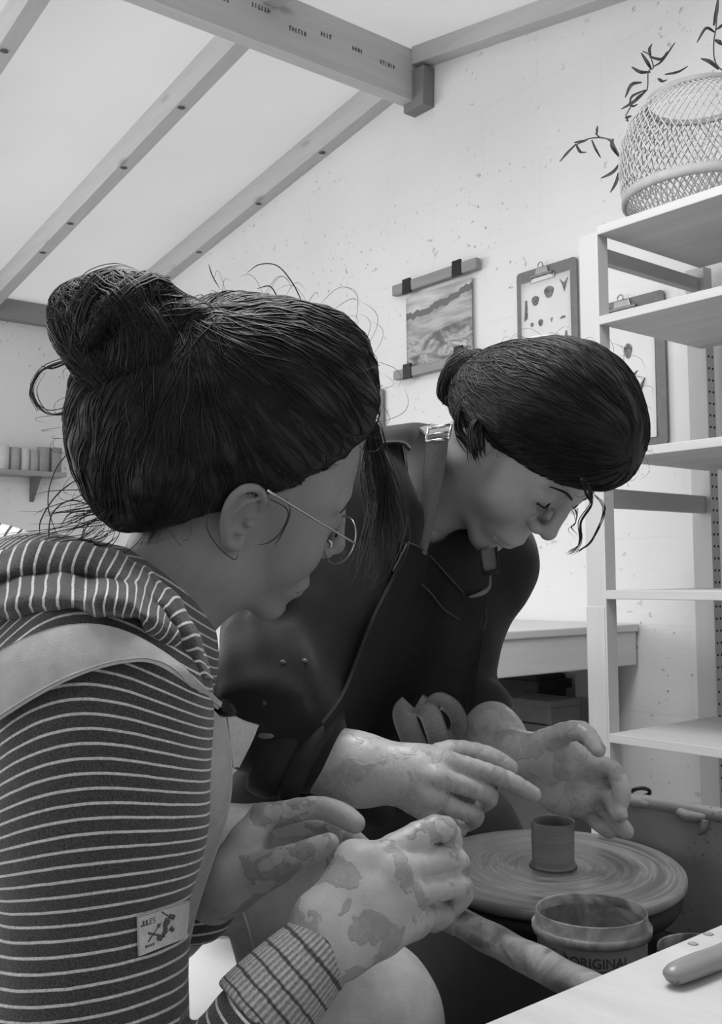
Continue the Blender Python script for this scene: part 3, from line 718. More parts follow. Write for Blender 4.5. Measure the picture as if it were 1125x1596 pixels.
    def grad(s, P):
        e = s.h; G = np.stack([s.sample(P+e*v)-s.sample(P-e*v) for v in np.eye(3)], 1)
        return G/(np.linalg.norm(G, axis=1)[:, None]+1e-9)
    def project(s, P, off=0, it=4):
        for _ in range(it): P = P-(s.sample(P)-off)[:, None]*s.grad(P)*.9
        return P
    def mesh(s, smooth=1):
        F = s.F; neg = F < 0; n = s.n
        corners = [(a, b, c) for a in (0, 1) for b in (0, 1) for c in (0, 1)]
        cs = lambda c: tuple(slice(c[i], n[i]-1+c[i]) for i in range(3))
        cnt = sum(neg[cs(c)].astype(np.int8) for c in corners)
        act = (cnt > 0) & (cnt < 8); ids = np.full(act.shape, -1, np.int64); I = np.argwhere(act); ids[act] = np.arange(len(I))
        acc = np.zeros((len(I), 3)); w = np.zeros(len(I))
        for a in corners:
            for ax in range(3):
                if a[ax]: continue
                b = list(a); b[ax] = 1
                fa = F[I[:, 0]+a[0], I[:, 1]+a[1], I[:, 2]+a[2]]; fb = F[I[:, 0]+b[0], I[:, 1]+b[1], I[:, 2]+b[2]]
                x = (fa < 0) != (fb < 0); t = fa[x]/(fa[x]-fb[x])
                p = np.tile(A(a, float), (x.sum(), 1)); p[:, ax] = t
                acc[x] += p; w[x] += 1
        V = s.lo+(I+acc/w[:, None])*s.h
        Q = []
        for ax in range(3):
            o1, o2 = [i for i in range(3) if i != ax]
            sl0 = [slice(1, n[i]-1) for i in range(3)]; sl0[ax] = slice(0, n[ax]-1)
            sl1 = list(sl0); sl1[ax] = slice(1, n[ax])
            a, b = neg[tuple(sl0)], neg[tuple(sl1)]
            for sgn, msk in ((1, a & ~b), (-1, ~a & b)):
                E = np.argwhere(msk)
                if not len(E): continue
                E = E+A([0 if i == ax else 1 for i in range(3)])
                def cell(d1, d2):
                    C = E.copy(); C[:, o1] -= d1; C[:, o2] -= d2; return ids[C[:, 0], C[:, 1], C[:, 2]]
                q = np.stack([cell(1, 1), cell(0, 1), cell(0, 0), cell(1, 0)], 1)
                if (sgn > 0) == (ax == 1): q = q[:, ::-1]
                Q.append(q)
        Q = np.concatenate(Q); Q = Q[(Q >= 0).all(1)]
        for lam in [.5, -.52]*smooth:
            S = np.zeros_like(V); c = np.zeros(len(V))
            for i in range(4):
                for j in (1, 3):
                    np.add.at(S, Q[:, i], V[Q[:, (i+j) % 4]]); np.add.at(c, Q[:, i], 1)
            V = V+lam*(S/np.maximum(c, 1)[:, None]-V)
        return V, Q
def join(parts):
    V, F, o = [], [], 0
    for v, f in parts: V.append(v); F.append(np.asarray(f)+o); o += len(v)
    return np.concatenate(V), np.concatenate(F)
def c2w(v): return RW*v[0]+DW*v[1]+FW*v[2]      # camera-direction vector -> world
class Frame:
    def __init__(s, pos, fwd, left, up, sc):
        s.o = CAM+c2w(pos); s.f, s.l, s.u = c2w(fwd), c2w(left), c2w(up); s.s = sc; s.R = np.stack([s.f, s.l, s.u])
    def w(s, P): return s.o+np.asarray(P)@s.R*s.s
    def loc(s, P): return (np.asarray(P)-s.o)@s.R.T/s.s
# ------------------------------------------------------------ anatomy
def head_field(h=.0022, zmin=-.2, fem=1.0):
    """head in its own frame: x to the face, y to its left, z up; origin between the ear canals"""
    H = Field((-.13, -.105, zmin), (.15, .105, .16), h)
    H.ell((-.006, 0, .052), (.098, .074, .086), .01)
    H.ell((.042, 0, .018), (.052, .060, .078), .02)
    H.ell((.040, 0, -.045), (.050, .051, .052), .02)
    for y in (-1, 1):
        H.cap((.004, y*.052, -.050), (.074, y*.014, -.098), .014, .014, .022)
        H.cap((.0, y*.058, -.01), (.006, y*.052, -.055), .014, .012, .02)
        H.ell((.060, y*.037, -.024), (.029, .025, .032), .03)
        H.cap((.090, y*.010, .038), (.076, y*.044, .037), .008, .008, .012)
    H.ball((.082, 0, -.098), .017, .02)
    H.ell((.082, 0, -.064), (.024, .030, .026), .016)
    for y in (-1, 1):
        H.ball((.1035, y*.033, .019), .0135, .014, '-')
    H.chain([(.096, 0, .026), (.105, 0, .008), (.1145, 0, -.015)], [.0072, .007, .0085], .012)
    H.ball((.1145, 0, -.018), .0096, .006)
    for y in (-1, 1):
        H.ell((.103, y*.0115, -.024), (.010, .0068, .0072), .006)
        H.ball((.108, y*.006, -.029), .0033, .004, '-')
        H.ball((.0812, y*.032, .017), .0138, .007)
    H.chain([(.089, .025, -.068), (.1015, .010, -.0645), (.1035, 0, -.0655), (.1015, -.010, -.0645), (.089, -.025, -.068)], [.003, .0055, .0055, .0055, .003], .005)
    H.chain([(.088, .023, -.071), (.099, .009, -.0755), (.1005, 0, -.076), (.099, -.009, -.0755), (.088, -.023, -.071)], [.003, .006, .0065, .006, .003], .005)
    H.chain([(.092, .026, -.0695), (.106, 0, -.0705), (.092, -.026, -.0695)], .0011, .003, '-', 3)
    H.ell((.101, 0, -.087), (.006, .018, .006), .008, '-')
    for y in (-1, 1):
        # ear: a slanted dish with a rolled rim, an inner fold, a tragus and a lobe
        e = lambda x, z, o: (x*1.0-.004, y*(.074+o), z*1.0+.003)
        ax = A([[.95, y*.3, .0], [-.3*y*y, .95*y, 0], [0, 0, 1.]])
        H.ell(e(-.008, .004, .004), (.0165, .006, .027), .006, '+', A([[.92, y*-.38, .12], [.38, y*.92, 0], [-.12, 0, .99]]))
        H.chain([e(.008, .012, .000), e(.006, .024, .006), e(-.004, .0325, .011), e(-.016, .030, .0145), e(-.0225, .018, .0155), e(-.0215, .003, .0145), e(-.014, -.013, .010), e(-.004, -.0255, .005), e(.004, -.027, .002), e(.007, -.018, .0)],
                [.003, .0034, .0037, .0037, .0036, .0034, .0036, .0052, .0048, .003], .003, '+', 3)
        H.chain([e(-.001, .022, .009), e(-.011, .017, .0115), e(-.013, .004, .011), e(-.006, -.009, .009), e(.003, -.012, .006)], [.002, .0028, .003, .003, .0025], .004, '+', 3)
        H.ell(e(-.003, .000, .012), (.0085, .007, .0125), .004, '-')
        H.chain([e(-.003, .026, .0135), e(-.014, .022, .0165), e(-.0175, .008, .0165)], .0019, .003, '-', 3)
        H.ball(e(.0045, -.001, .006), .0048, .004)
    return H
def hand_parts(Fd, w, mcp, fingers, thumb, rw=.014, rp=.0105, rf=None, kp=.012, back=None):
    """w: the wrist's thumb side and little-finger side; mcp: four knuckles; fingers: per finger the points after its knuckle; thumb: points from its root"""
    P = Fd.like(); G = Fd.like()
    a, b = A(w[0]), A(w[1])
    for i, m in enumerate(mcp):
        q = a+(b-a)*(i/3)
        P.cap(q, m, rw, rp+(.001 if i < 3 else -.0005), kp)
    for i in range(3):
        P.cap((A(mcp[i])*.55+(a+(b-a)*(i/3))*.45), (A(mcp[i+1])*.55+(a+(b-a)*((i+1)/3))*.45), .0115, .0115, kp)
    rf = rf or [.0086, .0088, .0083, .0072]
    for i, f in enumerate(fingers):
        pts = [mcp[i]]+list(f); n = len(pts); r = rf[i]
        rr = [r*1.16, r*1.0, r*1.04, r*.92, r*.86, r*.8][:n] if n > 3 else [r*1.14, r*1.03, r*.86][:n]
        g_ = Fd.like()
        g_.chain(pts, rr, .002, '+', 3)
        G.F = smin(G.F, g_.F, .0012)
    T = Fd.like()
    n = len(thumb); T.chain(thumb, [.0165, .0125, .0105, .0095, .0082][:n] if n == 5 else [.0155, .0125, .0105, .0085][:n], .002, '+', 3)
    P.F = smin(P.F, T.F, .010)
    Fd.F = smin(Fd.F, smin(P.F, G.F, .006), .012)
    return Fd
def nail(m, tip, prev, nrm, w=.0055, l=.0068, r=.0078):
    """a small curved nail plate near the end of a finger"""
    tip, prev = A(tip), A(prev); d = tip-prev; d /= np.linalg.norm(d); n = A(nrm)-A(nrm)@d*d; n /= np.linalg.norm(n); s = np.cross(d, n); V = []; F = []
    for i in range(7):
        for j in range(7):
            a, b = (i/6-.5)*2, (j/6-.5)*2; ww = w*math.sqrt(max(0, 1-.55*max(a, -a)**3)); x = a*l*.9
            V.append(tip-d*.0015+d*x+s*b*ww+n*(r*math.sqrt(max(.05, 1-(b*ww/(r*1.25))**2))-.0004-.0010*a*a+.0006))
    for i in range(6):
        for j in range(6): F.append((i*7+j, i*7+j+1, (i+1)*7+j+1, (i+1)*7+j))
    m.add(V, F)
# ------------------------------------------------------------ strands
def hair_thin(Fd, Fr, a, sa, b, sb, base, slope):
    """the hair gets thinner towards the hairline, down to the skin"""
    X = np.stack(np.meshgrid(*Fd.ax, indexing='ij'), -1).astype(np.float32); L = Fr.loc(X.reshape(-1, 3)); D = None
    for c, r in (((-.006, 0, .052), (.098, .074, .086)), ((.042, 0, .018), (.052, .060, .078)), ((.0, 0, -.03), (.07, .058, .07))):
        Q = L-A(c); k0 = np.linalg.norm(Q/A(r), axis=1); k1 = np.linalg.norm(Q/A(r)**2, axis=1)+1e-6; d = k0*(k0-1)/k1; D = d if D is None else np.minimum(D, d)
    p1 = (sa*(L[:, 0]-a[0])-(L[:, 2]-a[1]))/math.hypot(1, sa); p2 = (sb*(L[:, 0]-b[0])-(L[:, 2]-b[1]))/math.hypot(1, sb); ab = smin(p1, p2, .012)
    lim = (D-(base+.05*np.clip((-L[:, 0]-.0)/.04, 0, 1)+slope*np.maximum(0, -ab)))*Fr.s*.85
    Fd.F = smax(Fd.F, lim.reshape(Fd.F.shape).astype(np.float32), .012)
def strands_mesh(curves, r, n=4):
    """many thin tapering tubes in one mesh"""
    V, F, o = [], [], 0
    for k, c in enumerate(curves):
        rr = r[k] if not np.isscalar(r) else r
        m = len(c); t = np.linspace(0, 1, m); rad = rr*(np.minimum(1, .35+3*t))*np.minimum(1, (1-t)*3+.12)
        v, f = tube_mesh(c, rad, n, 1, True); V.append(v); F += [tuple(int(i)+o for i in q) for q in f]; o += len(v)
    return np.concatenate(V), F
# ------------------------------------------------------------ skin, hair, cloth materials
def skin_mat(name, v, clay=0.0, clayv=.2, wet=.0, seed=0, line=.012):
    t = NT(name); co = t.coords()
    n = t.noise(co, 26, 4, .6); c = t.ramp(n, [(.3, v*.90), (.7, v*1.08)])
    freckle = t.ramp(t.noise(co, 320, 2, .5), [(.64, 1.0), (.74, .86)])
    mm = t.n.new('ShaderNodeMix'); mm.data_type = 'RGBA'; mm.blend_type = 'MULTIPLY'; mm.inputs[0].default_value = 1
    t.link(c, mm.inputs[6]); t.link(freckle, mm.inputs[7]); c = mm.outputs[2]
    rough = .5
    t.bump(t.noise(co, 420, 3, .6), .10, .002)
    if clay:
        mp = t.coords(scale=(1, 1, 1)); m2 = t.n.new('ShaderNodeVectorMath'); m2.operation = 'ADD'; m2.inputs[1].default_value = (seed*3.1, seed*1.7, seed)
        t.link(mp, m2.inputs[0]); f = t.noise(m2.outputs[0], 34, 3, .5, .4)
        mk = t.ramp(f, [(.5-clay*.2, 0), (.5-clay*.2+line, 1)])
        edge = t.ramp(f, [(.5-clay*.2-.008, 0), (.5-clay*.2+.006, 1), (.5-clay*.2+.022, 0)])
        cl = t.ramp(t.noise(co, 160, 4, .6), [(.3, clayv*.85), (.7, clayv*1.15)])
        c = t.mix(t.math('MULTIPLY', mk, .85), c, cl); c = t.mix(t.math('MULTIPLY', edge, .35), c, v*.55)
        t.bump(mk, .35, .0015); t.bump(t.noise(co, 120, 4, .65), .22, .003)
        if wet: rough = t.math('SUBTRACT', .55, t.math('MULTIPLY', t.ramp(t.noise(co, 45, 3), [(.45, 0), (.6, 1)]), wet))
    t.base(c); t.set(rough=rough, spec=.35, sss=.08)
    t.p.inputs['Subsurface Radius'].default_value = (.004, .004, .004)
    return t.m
def hair_mat(name, v, hi=2.2):
    t = NT(name); co = t.coords()
    t.base(t.ramp(t.noise(co, 30, 4, .6), [(.3, v*.7), (.75, v*hi)])); t.set(rough=.5, spec=.26)
    t.bump(t.noise(co, 260, 3, .6), .2, .002)
    return t.m
# ------------------------------------------------------------ the seated woman in stripes
def hit(Fd, px, py, d0=.4, d1=1.6, n=400):
    """first point of the implicit surface along a sight line"""
    t = np.linspace(d0, d1, n); P = CAM+ray(px, py)*t[:, None]
    ins = ((P >= Fd.lo) & (P <= Fd.lo+(Fd.n-1)*Fd.h)).all(1)
    f = np.where(ins, Fd.sample(P), 1); k = np.argmax(f < 0)
    if f[k] >= 0: return None
    a, b = t[max(k-1, 0)], t[k]; fa, fb = f[max(k-1, 0)], f[k]
    return CAM+ray(px, py)*(a+(b-a)*fa/(fa-fb+1e-9))
def bbox(pts, m): P = A(pts); return P.min(0)-m, P.max(0)+m
P1 = thing('person', 'seated woman in a striped hooded top and pale dungarees, dark hair in a bun', 'person', at(200, 1000, .9)*A([1, 1, 0]))
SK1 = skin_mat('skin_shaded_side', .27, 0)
F1 = Frame((-.112, -.022, .936), (.857, .353, .376), (-.213, -.422, .881), (.47, -.835, -.286), .965)
H = head_field(.0021)
nb = F1.loc(at(215, 1000, .93))
H.cap((-.030, .0, -.02), nb*.5, .050, .050, .03); H.cap(nb*.5, nb*1.0, .050, .058, .03)
H.cap((.02, 0, -.06), (.0, 0, -.10), .035, .035, .03)
hv, hf = H.mesh(1); hv = F1.w(hv)
# right hand (near the camera)
def px3(L): return [at(*p) for p in L]
RW_ = px3([(490, 1422, .752), (541, 1492, .742)])
R_mcp = px3([(577, 1343, .772), (617, 1356, .768), (634, 1393, .768), (641, 1432, .772)])
R_f = [px3([(678, 1291, .800), (700, 1312, .826), (690, 1340, .838)]), px3([(697, 1338, .806), (712, 1352, .832), (702, 1375, .842)]),
       px3([(708, 1380, .806), (718, 1392, .828), (704, 1412, .838)]), px3([(679, 1424, .812), (690, 1425, .832), (676, 1438, .842)])]
R_th = px3([(512, 1410, .775), (548, 1346, .795), (575, 1340, .830), (610, 1335, .850)])
lo, hi = bbox(RW_+R_mcp+sum(R_f, [])+px3([(400, 1570, .72)]), .045)
RH = Field(lo, hi, .0019)
hand_parts(RH, RW_, R_mcp, R_f, R_th, rw=.0145, rp=.0118, rf=[.0101, .0102, .0098, .0088], kp=.013)
RH.cap(at(515, 1458, .752), at(400, 1580, .735), .0225, .027, .02, '+', (FW, .8))
RH.chain(px3([(555, 1340, .770), (548, 1334, .777)]), .012, .012)
RH.cap(at(560, 1480, .765), at(640, 1440, .785), .012, .012, .012)
rhv = RH.mesh(1)
# left hand (behind, thumb and forefinger open)
LW_ = px3([(350, 1355, .875), (345, 1392, .900)])
L_mcp = px3([(408, 1275, .905), (412, 1290, .930), (418, 1306, .950), (420, 1322, .965)])
L_f = [px3([(487, 1259, .905), (527, 1268, .895), (553, 1283, .885)]), px3([(485, 1285, .935), (528, 1296, .930), (566, 1322, .925)]),
       px3([(485, 1300, .955), (520, 1318, .945), (545, 1338, .935)]), px3([(480, 1318, .970), (510, 1338, .965), (530, 1350, .955)])]
L_th = px3([(365, 1375, .880), (418, 1352, .868), (475, 1330, .862), (513, 1314, .860)])
lo, hi = bbox(LW_+L_mcp+sum(L_f, [])+L_th+px3([(300, 1430, .9)]), .045)
LH = Field(lo, hi, .0019)
hand_parts(LH, LW_, L_mcp, L_f, L_th, rw=.0135, rp=.0115, rf=[.0098, .0098, .0092, .008], kp=.014)
LH.chain(px3([(372, 1378, .884), (440, 1350, .876)]), [.019, .012], .014)
LH.cap(at(345, 1378, .893), at(270, 1450, .93), .024, .028, .02)
lhv = LH.mesh(1)
# trunk under the clothes
T = Field(*bbox(px3([(60, 980, .75), (330, 1000, 1.1), (60, 1650, .9), (300, 1650, 1.1)]), .14), .01)
T.cap(at(215, 985, .93), at(150, 1090, .92), .055, .085, .05); T.cap(at(150, 1090, .92), at(80, 1640, .96), .10, .11, .05)
T.cap(at(165, 1085, .785), at(130, 1600, .755), .055, .045, .05); T.cap(at(205, 1090, 1.04), at(205, 1420, 1.0), .042, .040, .05)
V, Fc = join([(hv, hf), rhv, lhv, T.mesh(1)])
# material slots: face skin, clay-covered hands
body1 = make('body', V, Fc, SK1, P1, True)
SKH = skin_mat('hands_with_slip', .42, -.28, .27, .25, 1)
body1.data.materials.append(SKH)
nh = len(hv); nfh = len(hf); mi = np.zeros(len(Fc), np.int32); mi[nfh:] = 1
body1.data.polygons.foreach_set('material_index', mi)
nl = MB(); nail(nl, L_f[0][2], L_f[0][1], -DW-FW*.3, r=.0078); nail(nl, L_th[3], L_th[2], -DW*.8-FW, r=.0082, w=.006)
M_NAIL = plain('fingernail', .34, .35, spec=.4); nl.build('fingernails', M_NAIL, P1, True)
# eyes / brow: dark lashes and brow on the far profile
M_HAIR1 = hair_mat('dark_brown_hair', .012, 2.4)
lash = MB()
for y in (-1, 1):
    lash.tube(F1.w([(.094, y*.020, .008), (.098, y*.030, .005), (.094, y*.042, .006)]), .0012, 6, 4)
lash.build('eyelashes', M_HAIR1, P1, True)
br = MB()
for y in (-1, 1): br.tube(F1.w(H.project(A([(.1, y*.012, .031), (.098, y*.02, .034), (.0965, y*.028, .036), (.091, y*.038, .035), (.083, y*.047, .032)]), .0004)), [.0014, .002, .002, .0016, .0008], 6, 4)
br.build('eyebrows', M_HAIR1, P1, True)
# ---------------- hair
def hair_cut(Fd, Fr, a, sa, b, sb, k):
    """trim the hair along a hairline that dips at the nape"""
    X = np.stack(np.meshgrid(*Fd.ax, indexing='ij'), -1).astype(np.float32)
    L = Fr.loc(X.reshape(-1, 3)); 
    p1 = (sa*(L[:, 0]-a[0])-(L[:, 2]-a[1]))/math.hypot(1, sa); p2 = (sb*(L[:, 0]-b[0])-(L[:, 2]-b[1]))/math.hypot(1, sb)
    ab = smin(p1, p2, .012)*Fr.s
    Fd.F = smax(Fd.F, ab.reshape(Fd.F.shape).astype(np.float32), k)
def flow_all(Fd, P, T, nst, step, off, wav, rng, sub=2):
    """many strands combed over the surface at once; returns a list of curves"""
    P = np.asarray(P, float); n = len(P); w = rng.normal(size=(n, 3))*wav; ph = rng.random(n)*6
    alive = np.ones(n, bool); path = [P.copy()]; ln = np.ones(n, int)
    for i in range(int(nst.max())):
        v = T-P; L = np.linalg.norm(v, axis=1); alive &= (L > .016) & (i < nst)
        if not alive.any(): break
        q = P+v/L[:, None]*step+w*step*np.sin(i*.8+ph)[:, None]
        for _ in range(2): q = q-(Fd.sample(q)-off)[:, None]*Fd.grad(q)*.9
        P = np.where(alive[:, None], q, P); ln += alive; path.append(P.copy())
    path = np.stack(path, 1)
    return [crom(path[i, :ln[i]], ln[i]*sub) for i in range(n) if ln[i] >= 4]
lo, hi = bbox(px3([(90, 430, .9), (610, 460, .9), (110, 850, .9), (500, 800, .9)]), .13)
HR = Field(lo, hi, .003)
Rcam = np.stack([RW, DW, FW])
HR.ell(at(392, 655, .930), (.1135, .1125, .098), .01, '+', Rcam)
HR.ell(at(255, 668, .905), (.083, .100, .085), .04, '+', Rcam)
HR.ell(at(470, 620, .93), (.065, .080, .08), .03, '+', Rcam)
hair_cut(HR, F1, (.005, .030), .80, (-.005, .022), 1.25, .020); hair_thin(HR, F1, (.005, .030), .80, (-.005, .022), 1.25, .002, .75)
BUN = at(192, 525, .868); BB = at(292, 508, .872)
HR.warp(lambda P: .004*vnoise(P*28)+.0022*vnoise(P*70))
B = Field(*bbox([BUN], .085), .0026)
B.ell(BUN, (.050, .049, .05), .01)
bax = (BB-BUN)/np.linalg.norm(BB-BUN)
e1 = np.cross(bax, A([0, 0, 1.])); e1 /= np.linalg.norm(e1); e2 = np.cross(bax, e1)
rb = np.random.default_rng(4); locks = []
def great(n0, ph0, sw, rr, wob=0, m=24):
    n0 = n0/np.linalg.norm(n0); a = np.cross(n0, A([.3, .5, .8])); a /= np.linalg.norm(a); b = np.cross(n0, a)
    t = np.linspace(ph0, ph0+sw, m); r = rr+wob*np.sin(t*2.3)
    return BUN+(np.cos(t)[:, None]*a+np.sin(t)[:, None]*b)*np.asarray(r).reshape(-1, 1)
for k in range(13):
    n0 = bax+e1*rb.normal()*.75+e2*rb.normal()*.75
    c = great(n0, rb.random()*6, 2.6+rb.random()*2, .040+.010*rb.random(), .004); locks.append((n0, c))
    B.chain(c, np.interp(np.linspace(0, 1, len(c)), [0, .3, .7, 1], [.007, .0135, .0135, .007]), .004)
B.cap(BUN, BB+(BB-BUN)*.1, .030, .022, .02)
B.warp(lambda P: .0015*vnoise(P*80))
hp = HR.mesh(1); bp = B.mesh(1)
V, Fc = join([hp, bp])
hair1 = make('hair', V, Fc, M_HAIR1, P1, True)
rs = np.random.default_rng(8)
curves, rad = [], []
Gn = HR.grad(hp[0])
ids = rs.permutation(len(hp[0])); ids = ids[((hp[0][ids]-CAM)@FW < .98)][:2900]
cs_ = flow_all(HR, hp[0][ids], BB+rs.normal(size=(len(ids), 3))*.011, rs.integers(9, 22, len(ids)), .0075, -.0004+np.abs(rs.normal(size=len(ids)))*.0010, .10, rs)
curves += cs_; rad += list(.0004+.0004*rs.random(len(cs_)))
# strands that start on the skin along the hairline
hl = F1.loc(hv); ab = np.minimum((.8*(hl[:, 0]-.005)-(hl[:, 2]-.030)), (1.25*(hl[:, 0]+.005)-(hl[:, 2]-.022)))
sel = np.argwhere((ab > -.004) & (ab < .013) & (hl[:, 1] < .03) & (np.abs(hl[:, 1]) < .0735) & (hl[:, 2] > -.13)).ravel()
sel = rs.permutation(sel)[:900]
p0 = hv[sel]; v_ = BB-p0; v_ /= np.linalg.norm(v_, axis=1)[:, None]
q0 = p0+v_*.024
for _ in range(3): q0 = q0-(HR.sample(q0)-.0006)[:, None]*HR.grad(q0)*.9
cs_ = flow_all(HR, q0, BB+rs.normal(size=(len(q0), 3))*.012, np.full(len(q0), 14), .0075, .0012*rs.random(len(q0)), .2, rs, 1)
for k, c in enumerate(cs_):
    d_ = np.linalg.norm(q0-c[0], axis=1); p = p0[np.argmin(d_)]
    curves.append(crom(np.concatenate([p[None], (p*.5+c[0]*.5)[None], c]), 30)); rad.append(.0005)
for n0, c in locks:                            # strands along the locks of the bun
    for k in range(95):
        d = rb.normal(size=3)*.011; cc = c+d; r_ = np.linalg.norm(cc-BUN, axis=1)
        cc = BUN+(cc-BUN)/r_[:, None]*np.maximum(r_, .045)[:, None]; cc = B.project(cc, .0005+.001*rb.random(), 2)
        a = rb.integers(0, 10); curves.append(cc[a:a+14]); rad.append(.0006+.0005*rb.random())
bn = bp[0]; ib = rb.permutation(len(bn))[:1100]
for i in ib:
    n0 = bax+e1*rb.normal()*.9+e2*rb.normal()*.9; v = bn[i]-BUN; ax_ = n0/np.linalg.norm(n0); th = np.linspace(0, .9, 11)[:, None]
    cc = BUN+v*np.cos(th)+np.cross(ax_, v)*np.sin(th)+ax_*(ax_@v)*(1-np.cos(th)); curves.append(B.project(cc, .0003+.0008*rb.random(), 2)); rad.append(.0005)
V, Fc = strands_mesh(curves, rad, 3)
tag(make('hair_strands', V, Fc, M_HAIR1, P1, True), kind='stuff')
# loose curls and flyaways
M_FLY = hair_mat('fine_stray_hair', .03, 2.0)
fly = [[(122, 470, .87), (128, 440, .87), (150, 424, .87), (185, 418, .87), (222, 430, .87)], [(60, 640, .87), (48, 610, .87), (62, 580, .87), (92, 566, .87), (118, 560, .87)],
       [(130, 618, .87), (105, 640, .87), (76, 645, .87), (56, 628, .87), (50, 604, .87), (64, 578, .87)], [(64, 570, .87), (82, 574, .87), (110, 562, .87), (118, 552, .87)],
       [(385, 425, .92), (405, 412, .92), (432, 414, .92), (455, 440, .92), (470, 470, .92), (480, 500, .92)], [(325, 412, .9), (332, 432, .9), (344, 452, .9)],
       [(400, 450, .93), (420, 446, .93), (432, 462, .93), (445, 482, .93)], [(340, 460, .9), (385, 455, .92), (420, 462, .93), (450, 490, .93)],
       [(150, 600, .87), (178, 640, .85), (186, 690, .85), (168, 720, .85), (140, 735, .85)], [(170, 650, .85), (186, 690, .85), (170, 725, .86), (130, 742, .87), (110, 760, .87)],
       [(150, 790, .9), (110, 780, .88), (82, 800, .87), (76, 835, .87), (80, 860, .86)], [(190, 830, .9), (150, 800, .88), (110, 800, .87), (90, 830, .87)],
       [(130, 740, .88), (90, 770, .87), (64, 810, .87), (62, 840, .87)], [(120, 690, .88), (85, 735, .88), (75, 790, .88), (96, 850, .87)],
       [(185, 835, .9), (160, 850, .88), (130, 842, .88), (96, 858, .87)], [(200, 830, .9), (172, 812, .88), (140, 816, .87), (120, 850, .87)],
       [(330, 780, .85), (322, 820, .845), (340, 852, .845), (366, 872, .845), (372, 855, .845)], [(415, 775, .85), (448, 795, .848), (440, 825, .846), (420, 845, .846), (395, 850, .846)],
       [(428, 850, .846), (440, 830, .846), (452, 800, .847), (446, 775, .85)], [(575, 670, .96), (577, 720, .965), (568, 770, .97)]]
cur = [crom(px3(f), 28) for f in fly]; rr = [.0008 if i < 4 else .0006 for i in range(len(fly))]
for c in list(cur[:3]):
    for k in range(5): cur.append(c+rs.normal(size=3)*.0022); rr.append(.0004)
for k in range(230):                            # frizz around the outline
    i = rs.integers(0, len(hp[0])); p = hp[0][i]; n_ = Gn[i]
    q = A([CX+FPX*((p-CAM)@RW)/((p-CAM)@FW), CY+FPX*((p-CAM)@DW)/((p-CAM)@FW)])
    if abs(n_@FW) > .45 or q[1] > 700 and q[0] > 300: continue
    t_ = np.cross(n_, rs.normal(size=3)); t_ /= np.linalg.norm(t_); L = .015+.03*rs.random(); s_ = np.linspace(0, 1, 10)[:, None]
    cur.append(p+t_*L*s_+n_*(L*.55*np.sin(s_*2.6))); rr.append(.00022)
for k in range(46):                             # nape wisps
    a = at(120+rs.random()*90, 740+rs.random()*85, .87); d = c2w((-.5-.5*rs.random(), .3+.7*rs.random(), -.2*rs.random())); L = .03+.05*rs.random()
    s_ = np.linspace(0, 1, 14)[:, None]; sd = c2w((.5, .3, rs.normal()*.4)); cur.append(a+d*L*s_+sd*L*.35*np.sin(s_*3.4+rs.random()*2)); rr.append(.00038)
V, Fc = strands_mesh(cur, rr, 4)
fr_l = []                                       # wavy lengths hanging down from the far side of the brow
for k in range(210):
    u = rs.normal(); v = rs.random(); e_ = .55+.45*rs.random()
    P_ = [(578+3*u, 655+8*v, .985), (584+6*u, 700, 1.0), (594+12*u, 750, 1.01), (600+14*u, 800, 1.015), (597+14*u, 850, 1.015), (584+14*u, 895, 1.01), (566+13*u, 922-6*abs(u), 1.005)]
    c_ = crom([F1.w((.070, .042+.006*u, .084)), at(553+2*u, 652, .982)]+px3(P_[1:] if False else P_), 40); t_ = np.linspace(0, 1, 40)[:, None]; c_ = c_+RW*.004*np.sin(t_*17+u*1.5)*t_+c2w(rs.normal(size=3))*.006*t_
    fr_l.append(c_[:max(12, int(40*e_))])
Vf, Ff = strands_mesh(fr_l, .0005, 3); tag(make('hanging_waves', Vf, Ff, M_FLY, P1, True), kind='stuff')
make('loose_strands', V, Fc, M_FLY, P1, True)
# hair tie
BT = MB()
m_ = BB+(BUN-BB)*.18
BT.add(*tube_mesh([m_+(e1*math.cos(a)+e2*math.sin(a))*.0262 for a in np.linspace(0, 2*math.pi, 30)], .0028, 8, 1, False)); BT.build('hair_tie', plain('hair_tie_dark', .02, .7), P1, True)
# ---------------- hooded top
G_ = Field(*bbox(px3([(-60, 950, .72), (330, 960, 1.1), (-80, 1720, .7), (300, 1700, 1.05), (560, 1480, .75)]), .12), .0045)
S0, S1 = at(158, 1085, .770), at(200, 1850, .715)
G_.cap(S0, at(156, 1270, .762), .072, .073, .02); G_.cap(at(156, 1270, .762), at(136, 1540, .75), .073, .066, .03); G_.cap(at(136, 1540, .75), S1, .066, .058, .03)
G_.cap(at(158, 1080, .775), at(185, 1012, .89), .070, .065, .05); G_.cap(at(150, 1060, .92), at(50, 1650, .98), .10, .11, .05)
G_.cap(at(40, 1080, .86), at(-40, 1500, .9), .11, .14, .05); G_.cap(at(160, 1010, .92), at(60, 1000, .90), .08, .09, .05)
G_.cap(at(200, 1090, 1.05), at(205, 1420, 1.01), .055, .050, .04); G_.cap(at(205, 1420, 1.01), at(312, 1410, .915), .052, .034, .03)
G_.cap(S1, at(396, 1600, .722), .048, .031, .012); G_.cap(at(396, 1600, .722), at(426, 1563, .728), .030, .0245, .008)
G_.warp(lambda P: .0022*vnoise(P*16)+.0010*vnoise(P*38))
gv, gf = G_.mesh(1)
adir = (S1-S0)/np.linalg.norm(S1-S0)
